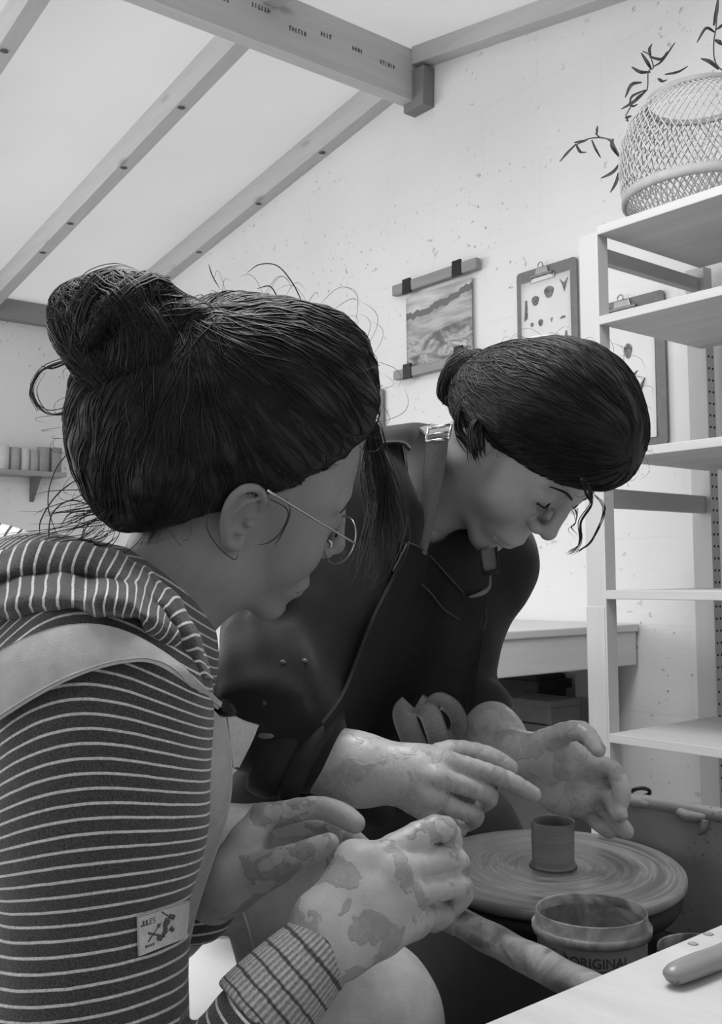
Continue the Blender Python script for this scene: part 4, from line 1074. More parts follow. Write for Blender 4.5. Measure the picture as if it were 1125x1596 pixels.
def stripe_coord(Pp):
    q = Pp-S0; al = q@adir; w_ = q@RW-(al*(adir@RW)); c_ = np.clip(6.2-42*al, 0, 16)
    s = (al-c_*np.clip(w_, -.14, .14)**2)/.0099
    fa, fb = S1, at(425, 1556, .728)            # the forearm carries its own rings
    fd = (fb-fa)/np.linalg.norm(fb-fa); t_ = (Pp-fa)@fd; rr_ = np.linalg.norm(Pp-fa-np.outer(t_, fd), axis=1)
    on = (t_ > .09) & (rr_ < .042)
    return np.where(on, t_/.0105, s)
t = NT('striped_knit'); co = t.coords()
s_ = t.attr('stripe'); wob = t.math('MULTIPLY', t.math('SUBTRACT', t.noise(co, 60, 3), .5), .10)
fr = t.math('FRACT', t.math('ADD', s_, wob))
st = t.ramp(fr, [(.0, 0), (.03, 1), (.19, 1), (.23, 0)])
fl = t.ramp(t.noise(co, 900, 2, .6), [(.35, .030), (.72, .105)])
knit = t.n.new('ShaderNodeTexWave'); t.link(co, knit.inputs[0]); knit.inputs['Scale'].default_value = 260; knit.inputs['Distortion'].default_value = 3
t.base(t.mix(st, fl, t.ramp(t.noise(co, 500, 2), [(.3, .48), (.7, .72)]))); t.set(rough=.9, spec=.1, sheen=.3)
t.bump(t.noise(co, 700, 2, .7), .5, .002); t.bump(st, .4, .0012)
M_STR = t.m
top1 = make('hooded_top', gv, gf, M_STR, P1, True, attrs={'stripe': stripe_coord(gv)})
# ribbed cuff
t = NT('ribbed_cuff'); co = t.coords(); uvn = t.n.new('ShaderNodeTexCoord'); sp = t.n.new('ShaderNodeSeparateXYZ'); t.link(uvn.outputs['UV'], sp.inputs[0])
ring = t.ramp(t.math('FRACT', t.math('ADD', t.math('MULTIPLY', sp.outputs[0], 12), t.math('MULTIPLY', t.noise(co, 120, 2), .25))), [(.0, 0), (.06, 1), (.16, 1), (.24, 0)])
rib = t.math('SINE', t.math('MULTIPLY', sp.outputs[1], 6.283*46))
t.base(t.mix(t.math('MULTIPLY', ring, .85), t.ramp(t.math('ADD', t.math('MULTIPLY', rib, .25), t.noise(co, 500, 2)), [(.25, .22), (.8, .44)]), .04)); t.set(rough=.9, spec=.1)
t.bump(rib, .5, .001); M_CUFF = t.m
def cuff(name, a, b, ra, rb, parent, bulge=.0015):
    a, b = A(a), A(b); d = (b-a)/np.linalg.norm(b-a); n = np.cross(d, FW); n /= np.linalg.norm(n); q = np.cross(d, n); C = []
    prof = [(0, ra*.92), (.04, ra), (.3, ra*.7+rb*.3+bulge), (.6, ra*.4+rb*.6+bulge), (.95, rb+bulge*.5), (1.0, rb-.0005), (.985, rb-.003), (.8, rb-.0035)]
    for s, r in prof: C.append([a+(b-a)*s+(n*math.cos(x)+q*math.sin(x)*.86)*r for x in np.linspace(0, 2*math.pi, 25)])
    return sheet(name, C, 60, 72, M_CUFF, parent, .0012)
cuff('cuff', at(392, 1592, .722), at(511, 1467, .750), .0345, .0262, P1)
# hood
st = [((-60, 884), (-60, 985), .83), ((50, 851), (40, 966), .80), ((150, 856), (138, 964), .79), ((224, 889), (208, 974), .80), ((287, 955), (246, 1004), .748), ((325, 1062), (288, 1044), .758)]
C = []
for (a, b, d) in st:
    a, b = A(a, float), A(b, float); v = b-a; nrm = A([0., -1.]) if abs(v[1]) > abs(v[0]) else A([1., -.3]); row = []
    big_ = min(1, np.linalg.norm(v)/90)
    for s, dd in ((.75, .085), (.25, .055), (.0, .020), (.13, .000), (.30, -.008), (.43, .004), (.56, -.022*big_), (.80, -.030*big_), (.97, -.012*big_), (1.06, .012), (1.0, .04)):
        q = a+v*s; dz = d+dd*(.35+.65*big_)
        if .3 <= s < .9 and dd < .011 and a[0] < 250:
            h_ = hit(G_, q[0], q[1])
            if h_ is not None: dz = min(dz, (h_-CAM)@FW-.006-(-dd if dd < 0 else 0)*.6)
        row.append(at(q[0], q[1], dz))
    C.append(row)
V, Fc, uv = grid_sheet(C, 130, 90, .003, False, lambda U, W: .0022*np.sin(U*23+W*9)*np.clip(W*2-.4, 0, 1)+.0012*np.sin(U*47+W*5))
fwd_ = -1 if ((np.cross(V[Fc[4000][1]]-V[Fc[4000][0]], V[Fc[4000][2]]-V[Fc[4000][0]]))@FW) > 0 else 1
if fwd_ < 0: Fc = [f[::-1] for f in Fc]
make('hood', V, Fc, M_STR, P1, True, uv=uv, attrs={'stripe': uv[:, 0]*25+uv[:, 1]*2.6+.7*np.sin(uv[:, 1]*5)})
# the light inside of the hood at the far side of the neck
C = pxgrid([[(-40, 815, .99), (-40, 840, .96), (-40, 880, .95)], [(10, 822, .98), (10, 842, .95), (10, 880, .94)], [(50, 838, .97), (45, 852, .945), (40, 880, .94)], [(70, 868, .965), (64, 872, .945), (60, 890, .94)]])
V, Fc, uv = grid_sheet(C, 40, 20, .003)
t = NT('hood_lining'); t.base(t.mix(t.ramp(t.math('FRACT', t.attr('stripe')), [(0, 0), (.04, 1), (.22, 1), (.28, 0)]), .55, .04)); t.set(rough=.9)
make('hood_lining', V, Fc, t.m, P1, True, uv=uv, attrs={'stripe': uv[:, 0]*8+uv[:, 1]*1.2})
# sewn patch on the sleeve
def on_top(px, py, off, Fd=G_, fallback=.7):
    p = hit(Fd, px, py)
    return at(px, py, fallback) if p is None else p-ray(px, py)/np.linalg.norm(ray(px, py))*off
q00, q10, q11, q01 = A([213., 1428.]), A([293, 1403.]), A([288, 1461.]), A([215, 1490.])
def patch_px(u, v): return (q00*(1-u)+q10*u)*(1-v)+(q01*(1-u)+q11*u)*v
C = [[on_top(*patch_px(u, v), .0022) for v in np.linspace(0, 1, 5)] for u in np.linspace(0, 1, 7)]
V, Fc, uv = grid_sheet(C, 40, 30, .0018); N0 = np.cross(C[3][2]-C[2][2], C[3][3]-C[3][2])
M_PATCH = plain('patch_cloth', .55, .9, nz=.12, nscale=300, bump=.3)
pt = make('sleeve_patch', V, Fc if N0@FW < 0 else [f[::-1] for f in Fc], M_PATCH, P1, True, uv=uv)
M_PRINT = plain('patch_print', .10, .9); pr = MB()
def pline(a, b, w):
    P = [on_top(*patch_px(a[0]+(b[0]-a[0])*s, a[1]+(b[1]-a[1])*s), .0046) for s in np.linspace(0, 1, 4)]
    pr.tube(P, w, 5)
def glyphs(word, u, v, w, h):
    seg = {'J': [(1, 0, 1, 1), (1, 1, 0, 1), (0, 1, 0, .7)], 'U': [(0, 0, 0, 1), (0, 1, 1, 1), (1, 1, 1, 0)], 'L': [(0, 0, 0, 1), (0, 1, 1, 1)], 'E': [(0, 0, 0, 1), (0, 0, 1, 0), (0, .5, .8, .5), (0, 1, 1, 1)],
           'S': [(1, 0, 0, 0), (0, 0, 0, .5), (0, .5, 1, .5), (1, .5, 1, 1), (1, 1, 0, 1)], '|': [(.3, .1, .3, .9), (.8, .1, .8, .8)], '=': [(0, .2, 1, .2), (0, .8, 1, .8), (.5, 0, .5, 1)]}
    for i, ch in enumerate(word):
        for x0, y0, x1, y1 in seg[ch]:
            pline((u+w*(i+x0*.7), v+h*y0), (u+w*(i+x1*.7), v+h*y1), .00042)
glyphs('JULES', .08, .17, .06, .13); glyphs('|=|=|', .70, .10, .05, .13); glyphs('=||=', .16, .82, .05, .06); glyphs('|=|=', .68, .80, .045, .06)
for a, b, w in (((.48, .08), (.80, .48), .0008), ((.80, .42), (.50, .78), .0007), ((.22, .52), (.56, .76), .0008), ((.22, .74), (.48, .36), .0006), ((.62, .25), (.72, .32), .0022), ((.40, .70), (.48, .78), .002),
                ((.66, .58), (.72, .66), .002), ((.52, .40), (.62, .40), .0022), ((.55, .45), (.56, .60), .0022), ((.40, .40), (.44, .42), .0016), ((.50, .66), (.58, .64), .0014), ((.56, .28), (.57, .33), .0014)): pline(a, b, w)
pr.build('printed_mark', M_PRINT, pt, True)
# ---------------- dungarees
t = NT('pale_denim'); co = t.coords()
t.base(t.ramp(t.noise(co, 60, 5, .65), [(.3, .36), (.7, .46)])); t.set(rough=.85, spec=.15); t.bump(t.noise(co, 700, 2, .6), .3, .0015); M_DUN = t.m
M_DUN2 = plain('pale_denim_seam', .5, .85, nz=.1, nscale=200)
dg = Field(*bbox(px3([(220, 1300, .9), (620, 1290, 1.05), (200, 1900, .8), (720, 1900, 1.1)]), .11), .005)
dg.cap(at(225, 1348, .958), at(440, 1358, .995), .057, .062, .02); dg.cap(at(445, 1365, 1.01), at(520, 1760, 1.10), .066, .055, .02)
dg.cap(at(345, 1800, .88), at(565, 1590, .93), .085, .070, .02); dg.cap(at(565, 1590, .93), at(600, 2000, 1.0), .068, .055, .02)
dg.warp(lambda P: .003*vnoise(P*14)+.0012*vnoise(P*40))
dung = make('dungarees', *dg.mesh(1), M_DUN, P1, True)
sm = MB()
sp_ = [(372, 1405), (384, 1440), (396, 1480), (404, 1520), (410, 1560)]
sm.tube([on_top(*p, .0005, dg, 1.0) for p in sp_], .0016, 6, 4); sm.build('trouser_seam', M_DUN2, dung, True)
up_ = [(-20, 1030), (0, 1019), (50, 990), (100, 976), (150, 972), (200, 985), (249, 1014), (299, 1054), (344, 1098)]
dn_ = [(-20, 1132), (0, 1119), (50, 1085), (100, 1058), (150, 1038), (200, 1027), (240, 1027), (274, 1044), (345, 1108)]
C = []
for (a, b), fbk in zip(zip(up_, dn_), (.74, .73, .72, .715, .71, .71, .72, .755, .80)):
    row = []
    for s in (0, .25, .5, .75, 1):
        p = A(a)+(A(b)-A(a))*s; h_ = hit(G_, *p); dmax = fbk
        d_ = dmax if h_ is None else min((h_-CAM)@FW, dmax+.02)-.013
        row.append(at(p[0], p[1], d_))
    C.append(row)
C = A(C); C[1:-1] = (C[:-2]+2*C[1:-1]+C[2:])/4
for i in range(len(C)):
    for j in range(5):
        r_ = (C[i, j]-CAM)/((C[i, j]-CAM)@FW); px_, py_ = CX+FPX*(r_@RW), CY+FPX*(r_@DW); h_ = hit(G_, px_, py_)
        if h_ is not None: C[i, j] = CAM+r_*min((C[i, j]-CAM)@FW, (h_-CAM)@FW-.009)
V, Fc, uv = grid_sheet(C, 90, 24, .003)
N0 = np.cross(C[4][2]-C[3][2], C[4][3]-C[4][2])
if N0@FW > 0: Fc = [f[::-1] for f in Fc]
strap1 = make('strap', V, Fc, M_DUN, P1, True, uv=uv)
e = MB()
for j in (0, -1): e.tube(crom(C[:, j], 60), .0016, 6)
e.build('strap_hem', M_DUN2, strap1, True)
# side of the bib with its turned hem
o_ = [(346, 1102), (355, 1150), (360, 1200), (357, 1250), (345, 1300), (326, 1355), (305, 1420), (294, 1470)]
i_ = [(322, 1108), (326, 1150), (330, 1200), (328, 1255), (318, 1300), (300, 1355), (280, 1420), (270, 1470)]
C = [[at(i[0]-18, i[1], .80), at(i[0], i[1], .815), at(o[0]-4, o[1], .835), at(o[0], o[1], .85), at(o[0]-1, o[1], .875), at(o[0]-30, o[1], .94)] for i, o in zip(i_, o_)]
V, Fc, uv = grid_sheet(C, 80, 30, .003)
if np.cross(A(C[3][2])-A(C[2][2]), A(C[3][1])-A(C[3][2]))@FW < 0: Fc = [f[::-1] for f in Fc]
bib1 = make('bib', V, Fc, M_DUN, P1, True, uv=uv)
e = MB(); e.tube([at(o[0]-1, o[1], .848) for o in o_], .0018, 6, 4); e.tube([at(o[0]-14, o[1], .83) for o in o_], .0008, 6, 4); e.build('bib_hem', M_DUN2, bib1, True)
C = pxgrid([[(347, 1108, .86), (352, 1150, .86), (358, 1196, .865)], [(372, 1122, .88), (372, 1158, .875), (364, 1194, .87)], [(398, 1130, .90), (388, 1152, .89), (366, 1194, .875)]])
sheet('bib_corner', C, 20, 20, M_DUN2, P1, .004)
bk = MB(); bk.tube([at(338, 1098, .795), at(350, 1104, .80), at(362, 1110, .815)], [.005, .007, .004], 8, 4); bk.tube([at(344, 1104, .79), at(358, 1112, .80)], .003, 6)
bk.build('strap_buckle', plain('dark_buckle', .012, .35, .6), P1, True)
# ---------------- glasses, slid down the nose
M_WIRE = plain('steel_wire', .55, .25, 1.0); t = NT('lens_glass'); t.base(.95); t.set(rough=.02, trans=1.0, ior=1.02, spec=.2); M_LENS = t.m
hd = (F1.w((.098, -.066, .02))-CAM)@FW
hinge = at(553, 847, hd); la = c2w(A([-.56, -.10, .82])/np.linalg.norm([-.56, -.10, .82])); ua = c2w((.42, -.88, -.2)); ua = ua-ua.dot(la)*la; ua /= np.linalg.norm(ua)
gl = thing('eyeglasses', 'round wire framed glasses worn by the woman in stripes', 'glasses', hinge)
c0 = hinge+la*.0245; fr_ = MB(); le = []
for c in (c0, c0+la*.066):
    ring_ = [c+(la*math.cos(a)*.0235+ua*math.sin(a)*.0222) for a in np.linspace(0, 2*math.pi, 40)]
    fr_.add(*tube_mesh(ring_, .0009, 8, 1, False)); le.append((c, ring_))
na = np.cross(la, ua)
fr_.tube([c0+la*.0235, c0+la*.028+ua*.003-na*.002, c0+la*.038+ua*.003-na*.002, c0+la*.0425], .0009, 8, 3)
for sgn, c in ((1, c0+la*.019), (-1, c0+la*.047)): fr_.tube([c+ua*-.002, c-ua*.004+na*.004, c-ua*.009+na*.005], [.0007, .0018, .0016], 8, 3)
frame1 = fr_.build('frame', M_WIRE, gl, True)
for c, rg in le:
    m = MB(); P = [c]+[p for p in rg[:-1]]; n_ = len(P)-1; off = na*.0005
    m.add([p+off for p in P]+[p-off for p in P], [(0, 1+i, 1+(i+1) % n_) for i in range(n_)]+[(n_+1, n_+2+(i+1) % n_, n_+2+i) for i in range(n_)]+[(1+i, n_+2+i, n_+2+(i+1) % n_, 1+(i+1) % n_) for i in range(n_)])
    m.build('lens', M_LENS, gl)
m = MB(); m.tube([hinge, hinge+(at(485, 806, hd-.055)-hinge)*1.0, at(417, 765, hd-.105)], .0011, 8, 6); m.build('temple', M_WIRE, gl, True)
m = MB(); h2 = c0+la*.066+la*.0245; m.tube([h2, h2-F1.f*.06-F1.u*-.01, h2-F1.f*.115+F1.u*.012], .0011, 8, 6); m.build('temple', M_WIRE, gl, True)
# what she sits on
c = at(225, 1530, 1.18); c = A([c[0], c[1], .52]); hx = A([RW[0], RW[1], 0]); hx /= np.linalg.norm(hx); hy = np.cross(A([0, 0, 1.]), hx)
o = thing('bench_seat', 'pale wooden bench seat showing below the forearm of the woman in stripes', 'seat', A([c[0], c[1], 0]))
W_ST = wood('seat_pine', .62, 0, knots=False, contrast=.05)
cr = [c+hx*a*.26+hy*(b*.30-.10) for a, b in ((-1, -1), (1, -1), (1, 1), (-1, 1))]
MB().hexa([p-A([0, 0, .03]) for p in cr], cr).build('seat', W_ST, o, bevel=.003)
for a in (-1, 1):
    for b in (-1, 1):
        p = c+hx*a*.2+hy*b*.26; MB().bar(p-A([0, 0, .03]), A([p[0], p[1], 0]), hx, .04, .04).build('leg', W_ST, o, bevel=.003)
# ------------------------------------------------------------ the woman at the wheel
P2 = thing('person', 'woman in a dark smock and apron bending over the wheel beside the shelf unit', 'person', at(560, 1200, 1.35)*A([1, 1, 0]))
F2 = Frame((.192, -.084, 1.228), (.335, .881, -.334), (.697, .006, .717), (.634, -.473, -.612), .985)
SK2 = skin_mat('face_skin_warm', .40, 0)
SKH2 = skin_mat('working_hands', .42, -.05, .33, .35, 3, .05)
H2 = head_field(.0022)
nb = F2.loc(at(655, 800, 1.33)); 
H2.cap((-.030, .0, -.02), nb*.5+A([-.012, 0, 0]), .052, .050, .03); H2.cap(nb*.5+A([-.012, 0, 0]), nb, .050, .058, .03)
h2v, h2f = H2.mesh(1); h2v = F2.w(h2v)
# right arm and hand
A_w = px3([(640, 1186, 1.035), (634, 1232, 1.020)])
A_mcp = px3([(688, 1185, 1.030), (678, 1211, 1.012), (668, 1238, 1.012), (664, 1262, 1.025)])
A_f = [px3([(742, 1198, 1.040), (790, 1216, 1.058), (831, 1238, 1.075)]), px3([(728, 1226, 1.030), (761, 1240, 1.055), (752, 1254, 1.078)]),
       px3([(715, 1262, 1.030), (740, 1272, 1.055), (728, 1284, 1.075)]), px3([(700, 1284, 1.045), (716, 1292, 1.065), (706, 1300, 1.08)])]
A_th = px3([(655, 1196, 1.065), (702, 1172, 1.085), (758, 1178, 1.085), (795, 1196, 1.085)])
lo, hi = bbox(A_w+A_mcp+sum(A_f, [])+A_th+px3([(480, 1190, 1.06)]), .05)
AH = Field(lo, hi, .0021)
hand_parts(AH, A_w, A_mcp, A_f, A_th, rw=.0145, rp=.0112, rf=[.0092, .0096, .0090, .0078], kp=.012)
AH.cap(at(636, 1208, 1.030), at(560, 1200, 1.045), .025, .031, .02, '+', (FW, .85)); AH.cap(at(560, 1200, 1.045), at(440, 1165, 1.07), .031, .040, .03)
for k in range(4): AH.chain([A(A_mcp[k])*.35+A(A_w[0])*.4+A(A_w[1])*.25-FW*.010, A(A_mcp[k])-FW*.0065, A(A_mcp[k])+(A(A_f[k][0])-A(A_mcp[k]))*.3-FW*.004], [.0025, .0052, .003], .010)
# left arm and hand, palm towards us
B_w = px3([(812, 1163, 1.185), (803, 1205, 1.205)])
B_mcp = px3([(922, 1190, 1.160), (930, 1216, 1.172), (928, 1240, 1.182), (916, 1262, 1.190)])
B_f = [px3([(955, 1200, 1.150), (968, 1228, 1.140), (967, 1252, 1.135)]), px3([(950, 1238, 1.155), (958, 1256, 1.140), (966, 1270, 1.128)]),
       px3([(946, 1264, 1.160), (964, 1284, 1.150), (976, 1296, 1.145)]), px3([(928, 1280, 1.170), (942, 1290, 1.160), (950, 1297, 1.155)])]
B_th = px3([(828, 1172, 1.175), (862, 1149, 1.150), (906, 1139, 1.125), (932, 1168, 1.105)])
lo, hi = bbox(B_w+B_mcp+sum(B_f, [])+B_th+px3([(730, 1090, 1.35)]), .05)
BH = Field(lo, hi, .0022)
hand_parts(BH, B_w, B_mcp, B_f, B_th, rw=.0165, rp=.0135, rf=[.0098, .0094, .0092, .0082], kp=.018)
BH.cap(at(830, 1200, 1.190), at(905, 1232, 1.172), .024, .020, .02); BH.ell(at(862, 1180, 1.165), (.030, .022, .022), .02, '+', np.stack([RW, DW, FW]))
BH.ell(at(880, 1240, 1.172), (.028, .022, .018), .015, '+', np.stack([RW, DW, FW]))
BH.ball(at(903, 1251, 1.160), .012, .010); BH.ball(at(876, 1174, 1.148), .009, .006)
BH.cap(at(808, 1185, 1.197), at(770, 1150, 1.27), .028, .032, .02); BH.cap(at(770, 1150, 1.27), at(715, 1080, 1.36), .032, .042, .03)
T2 = Field(*bbox(px3([(430, 750, 1.1), (800, 760, 1.45), (430, 1300, 1.2), (700, 1400, 1.5)]), .16), .012)
T2.cap(at(655, 800, 1.33), at(600, 900, 1.38), .06, .09, .05); T2.cap(at(600, 900, 1.38), at(540, 1290, 1.48), .10, .10, .05)
T2.cap(at(560, 800, 1.22), at(425, 1100, 1.09), .06, .05, .04); T2.cap(at(735, 860, 1.42), at(705, 1075, 1.37), .055, .045, .04)
V, Fc = join([(h2v, h2f), AH.mesh(1), BH.mesh(1), T2.mesh(1)])
body2 = make('body', V, Fc, SK2, P2, True); body2.data.materials.append(SKH2)
mi = np.zeros(len(Fc), np.int32); mi[len(h2f):] = 1; body2.data.polygons.foreach_set('material_index', mi)
nl = MB(); nail(nl, A_f[0][2], A_f[0][1], -DW-FW*.4, r=.0074); nail(nl, A_th[3], A_th[2], -FW-DW*.2, r=.0082, w=.006); nail(nl, B_th[3], B_th[2], RW-DW, r=.0082, w=.006)
nl.build('fingernails', M_NAIL, P2, True)
lash = MB()
for y in (-1, 1):
    lash.tube(F2.w([(.0925, y*.020, .0115), (.0965, y*.030, .009), (.0915, y*.043, .0105)]), .0013, 6, 4)
    for k in range(9): 
        a = A([.095+.0035*math.sin(k/8*math.pi), y*(.021+.0215*k/8), .0085]); lash.tube(F2.w([a, a+A([.006, y*.001, -.003])]), [.0005, .0002], 4)
M_HAIR2 = hair_mat('near_black_hair', .008, 2.2)
lash.build('eyelashes', M_HAIR2, P2, True)
br = MB()
for y in (-1, 1): br.tube(F2.w(H2.project(A([(.1, y*.012, .036), (.098, y*.02, .039), (.0965, y*.028, .041), (.091, y*.038, .040), (.083, y*.047, .037)]), .0003)), [.0012, .0017, .0017, .0013, .0007], 6, 4)
br.build('eyebrows', M_HAIR2, P2, True)
# ---------------- hair
rs2 = np.random.default_rng(21)
HR2 = Field(*bbox(px3([(690, 540, 1.2), (1010, 560, 1.15), (720, 780, 1.2), (990, 780, 1.1)]), .12), .003)
HR2.ell(at(866, 652, 1.175), (.0985, .0915, .098), .01, '+', Rcam); HR2.ell(at(785, 622, 1.21), (.066, .058, .07), .03, '+', Rcam)
HR2.ell(at(925, 680, 1.14), (.055, .062, .07), .025, '+', Rcam)
hair_cut(HR2, F2, (.005, .0), .55, (-.01, .0), 1.25, .014); hair_thin(HR2, F2, (.005, .0), .55, (-.01, .0), 1.25, .008, 1.2)
HR2.warp(lambda P: .0022*vnoise(P*26)+.0008*vnoise(P*80))
h2 = HR2.mesh(1)
BUN2 = at(733, 592, 1.235); BB2 = at(775, 605, 1.225)
B2 = Field(*bbox([BUN2], .07), .0026); B2.ell(BUN2, (.030, .028, .03), .01)
lk2 = []
for k in range(9):
    n0 = rs2.normal(size=3); n0 /= np.linalg.norm(n0); a = np.cross(n0, A([.2, .5, .8])); a /= np.linalg.norm(a); b = np.cross(n0, a)
    t_ = np.linspace(rs2.random()*6, rs2.random()*6+3, 20); c = BUN2+(np.cos(t_)[:, None]*a+np.sin(t_)[:, None]*b)*.027; lk2.append(c); B2.chain(c, .0085, .004)
B2.chain(px3([(745, 572, 1.22), (728, 566, 1.22), (712, 575, 1.22), (700, 592, 1.22), (694, 612, 1.22), (702, 628, 1.22)]), [.006, .010, .011, .011, .010, .006], .004, '+', 3)
lk2.append(crom(A(px3([(745, 572, 1.21), (728, 566, 1.21), (712, 575, 1.21), (700, 592, 1.21), (694, 612, 1.21), (702, 628, 1.21)])), 20))
B2.cap(BUN2, BB2, .028, .026, .02)
b2 = B2.mesh(1)
V, Fc = join([h2, b2]); make('hair', V, Fc, M_HAIR2, P2, True)
cu2, ra2 = [], []
ids = rs2.permutation(len(h2[0])); ids = ids[((h2[0][ids]-CAM)@FW < 1.22)][:2200]
# a fringe combed from the parting across the brow, the rest drawn back to the knot
tg = BB2+rs2.normal(size=(len(ids), 3))*.012
c_ = flow_all(HR2, h2[0][ids], tg, rs2.integers(9, 22, len(ids)), .0085, -.0002+np.abs(rs2.normal(size=len(ids)))*.0008, .07, rs2)
cu2 += c_; ra2 += list(.0004+.0004*rs2.random(len(c_)))
hl = F2.loc(h2v); ab = np.minimum((.55*(hl[:, 0]-.005)-(hl[:, 2]-.0)), (1.25*(hl[:, 0]+.01)-(hl[:, 2]-.005)))
sel = rs2.permutation(np.argwhere((ab > -.004) & (ab < .010) & (np.abs(hl[:, 1]) < .0735) & (hl[:, 2] > -.1)).ravel())[:500]
p0 = h2v[sel]; v_ = BB2-p0; v_ /= np.linalg.norm(v_, axis=1)[:, None]; q0 = p0+v_*.02
for _ in range(3): q0 = q0-(HR2.sample(q0)-.0006)[:, None]*HR2.grad(q0)*.9
for k, c in enumerate(flow_all(HR2, q0, BB2+rs2.normal(size=(len(q0), 3))*.012, np.full(len(q0), 14), .008, .0012*rs2.random(len(q0)), .2, rs2, 1)):
    p = p0[np.argmin(np.linalg.norm(q0-c[0], axis=1))]; cu2.append(crom(np.concatenate([p[None], (p*.5+c[0]*.5)[None], c]), 30)); ra2.append(.0005)
for c in lk2:
    for k in range(90):
        cc = c+rs2.normal(size=3)*.006; cc = B2.project(cc, .0004+.001*rs2.random(), 2); a = rs2.integers(0, 8); cu2.append(cc[a:a+12]); ra2.append(.0006)
V, Fc = strands_mesh(cu2, ra2, 3)
tag(make('hair_strands', V, Fc, M_HAIR2, P2, True), kind='stuff')
lk = []
def lock(pts, n, spread, r):
    base = crom(px3(pts), 26); 
    for k in range(n):
        o_ = rs2.normal(size=3)*spread; tt = np.linspace(0, 1, 26)[:, None]; lk.append((base+o_*(.4+.9*tt)+c2w(rs2.normal(size=3))*.0006*np.sin(tt*9+k), r))
# locks in front of the ear and the curls hanging off the brow
lock([(760, 640, 1.15), (742, 655, 1.14), (735, 675, 1.135), (738, 700, 1.13), (744, 718, 1.13)], 34, .0022, .0008)
lock([(765, 645, 1.15), (752, 668, 1.14), (750, 690, 1.135), (752, 708, 1.13)], 26, .0018, .0008)
lock([(730, 610, 1.18), (716, 640, 1.17), (714, 668, 1.165), (726, 690, 1.16), (736, 700, 1.155)], 26, .003, .0008)
lock([(780, 640, 1.15), (760, 650, 1.14), (748, 665, 1.138), (746, 684, 1.135)], 20, .002, .0008)
lock([(905, 745, 1.03), (914, 770, 1.03), (922, 785, 1.03), (905, 812, 1.03), (905, 836, 1.03), (900, 852, 1.03), (884, 862, 1.03)], 10, .0010, .0006)
lock([(908, 745, 1.04), (918, 765, 1.04), (922, 784, 1.04)], 9, .0012, .0007)
lock([(925, 770, 1.03), (940, 790, 1.03), (936, 812, 1.03), (922, 842, 1.03), (905, 856, 1.03), (886, 863, 1.03)], 4, .0008, .0005)
lock([(892, 790, 1.05), (898, 800, 1.05), (896, 815, 1.05), (890, 824, 1.05), (902, 838, 1.05)], 3, .001, .0004)
V, Fc = strands_mesh([c for c, r in lk], [r for c, r in lk], 4); make('loose_locks', V, Fc, M_HAIR2, P2, True)
fz = []
G2 = HR2.grad(h2[0])
for k in range(160):
    i = rs2.integers(0, len(h2[0])); n_ = G2[i]
    if abs(n_@FW) > .45: continue
    t_ = np.cross(n_, rs2.normal(size=3)); t_ /= np.linalg.norm(t_); L = .012+.025*rs2.random(); s_ = np.linspace(0, 1, 10)[:, None]
    fz.append(h2[0][i]+t_*L*s_+n_*(L*.4*np.sin(s_*2.6)))
V, Fc = strands_mesh(fz, .00022, 3); make('stray_hairs', V, Fc, M_FLY, P2, True)
# ---------------- smock
t = NT('dark_smock_cloth'); co = t.coords()
f = t.noise(co, 9, 4, .6); spl = t.ramp(t.noise(co, 38, 2, .5), [(.70, 0), (.72, 1)]); ms = t.ramp(t.noise(co, 6, 2), [(.52, 0), (.62, 1)])
t.base(t.mix(t.math('MULTIPLY', t.math('MULTIPLY', spl, ms), .6), t.ramp(f, [(.3, .012), (.7, .022)]), .16)); t.set(rough=.85, spec=.15, sheen=.15)
t.bump(t.noise(co, 600, 2), .2, .0015); M_SMK = t.m
SMK = Field(*bbox(px3([(320, 660, 1.2), (850, 680, 1.4), (340, 1330, 1.0), (760, 1350, 1.45)]), .17), .0052)
SMK.cap(at(560, 792, 1.225), at(474, 960, 1.16), .086, .082, .04); SMK.cap(at(474, 960, 1.16), at(424, 1090, 1.085), .082, .068, .04)
SMK.cap(at(405, 1110, 1.075), at(470, 1165, 1.06), .062, .046, .03); 
SMK.cap(at(640, 790, 1.35), at(560, 1010, 1.40), .095, .125, .05); SMK.cap(at(560, 1010, 1.40), at(520, 1280, 1.47), .125, .128, .05)
SMK.cap(at(620, 745, 1.28), at(560, 780, 1.24), .055, .08, .04); SMK.cap(at(690, 830, 1.38), at(750, 880, 1.40), .075, .072, .05)
SMK.cap(at(748, 872, 1.40), at(692, 1070, 1.36), .068, .056, .03); SMK.cap(at(692, 1070, 1.36), at(738, 1108, 1.315), .054, .046, .02)
SMK.cap(at(640, 930, 1.34), at(600, 1120, 1.36), .09, .10, .05)
# opening for neck
SMK.cap(at(700, 735, 1.22), at(640, 800, 1.31), .062, .05, .015, '-')
# folds down the hanging sleeve and across the elbow
for pts in ([(356, 985, 1.10), (372, 1030, 1.06), (372, 1075, 1.04)], [(400, 960, 1.08), (420, 1010, 1.045), (428, 1060, 1.02)], [(452, 985, 1.075), (462, 1040, 1.035), (455, 1090, 1.01)],
            [(360, 1085, 1.03), (400, 1075, 1.01), (450, 1085, 1.01)], [(372, 1130, 1.03), (410, 1112, 1.01), (462, 1120, 1.02)], [(500, 760, 1.15), (470, 850, 1.1), (440, 930, 1.08)]):
    SMK.chain([(lambda h_, q_: at(*q_) if h_ is None else h_-FW*.001)(hit(SMK, q[0], q[1], .8, 1.5), q) for q in pts], [.003, .0085, .004], .020, '+', 4)
SMK.warp(lambda P: .005*vnoise(P*11+3)+.0025*vnoise(P*26))
smock = make('smock', *SMK.mesh(1), M_SMK, P2, True)
M_CFD = plain('smock_cuff', .028, .85, nz=.2, nscale=60, bump=.2)
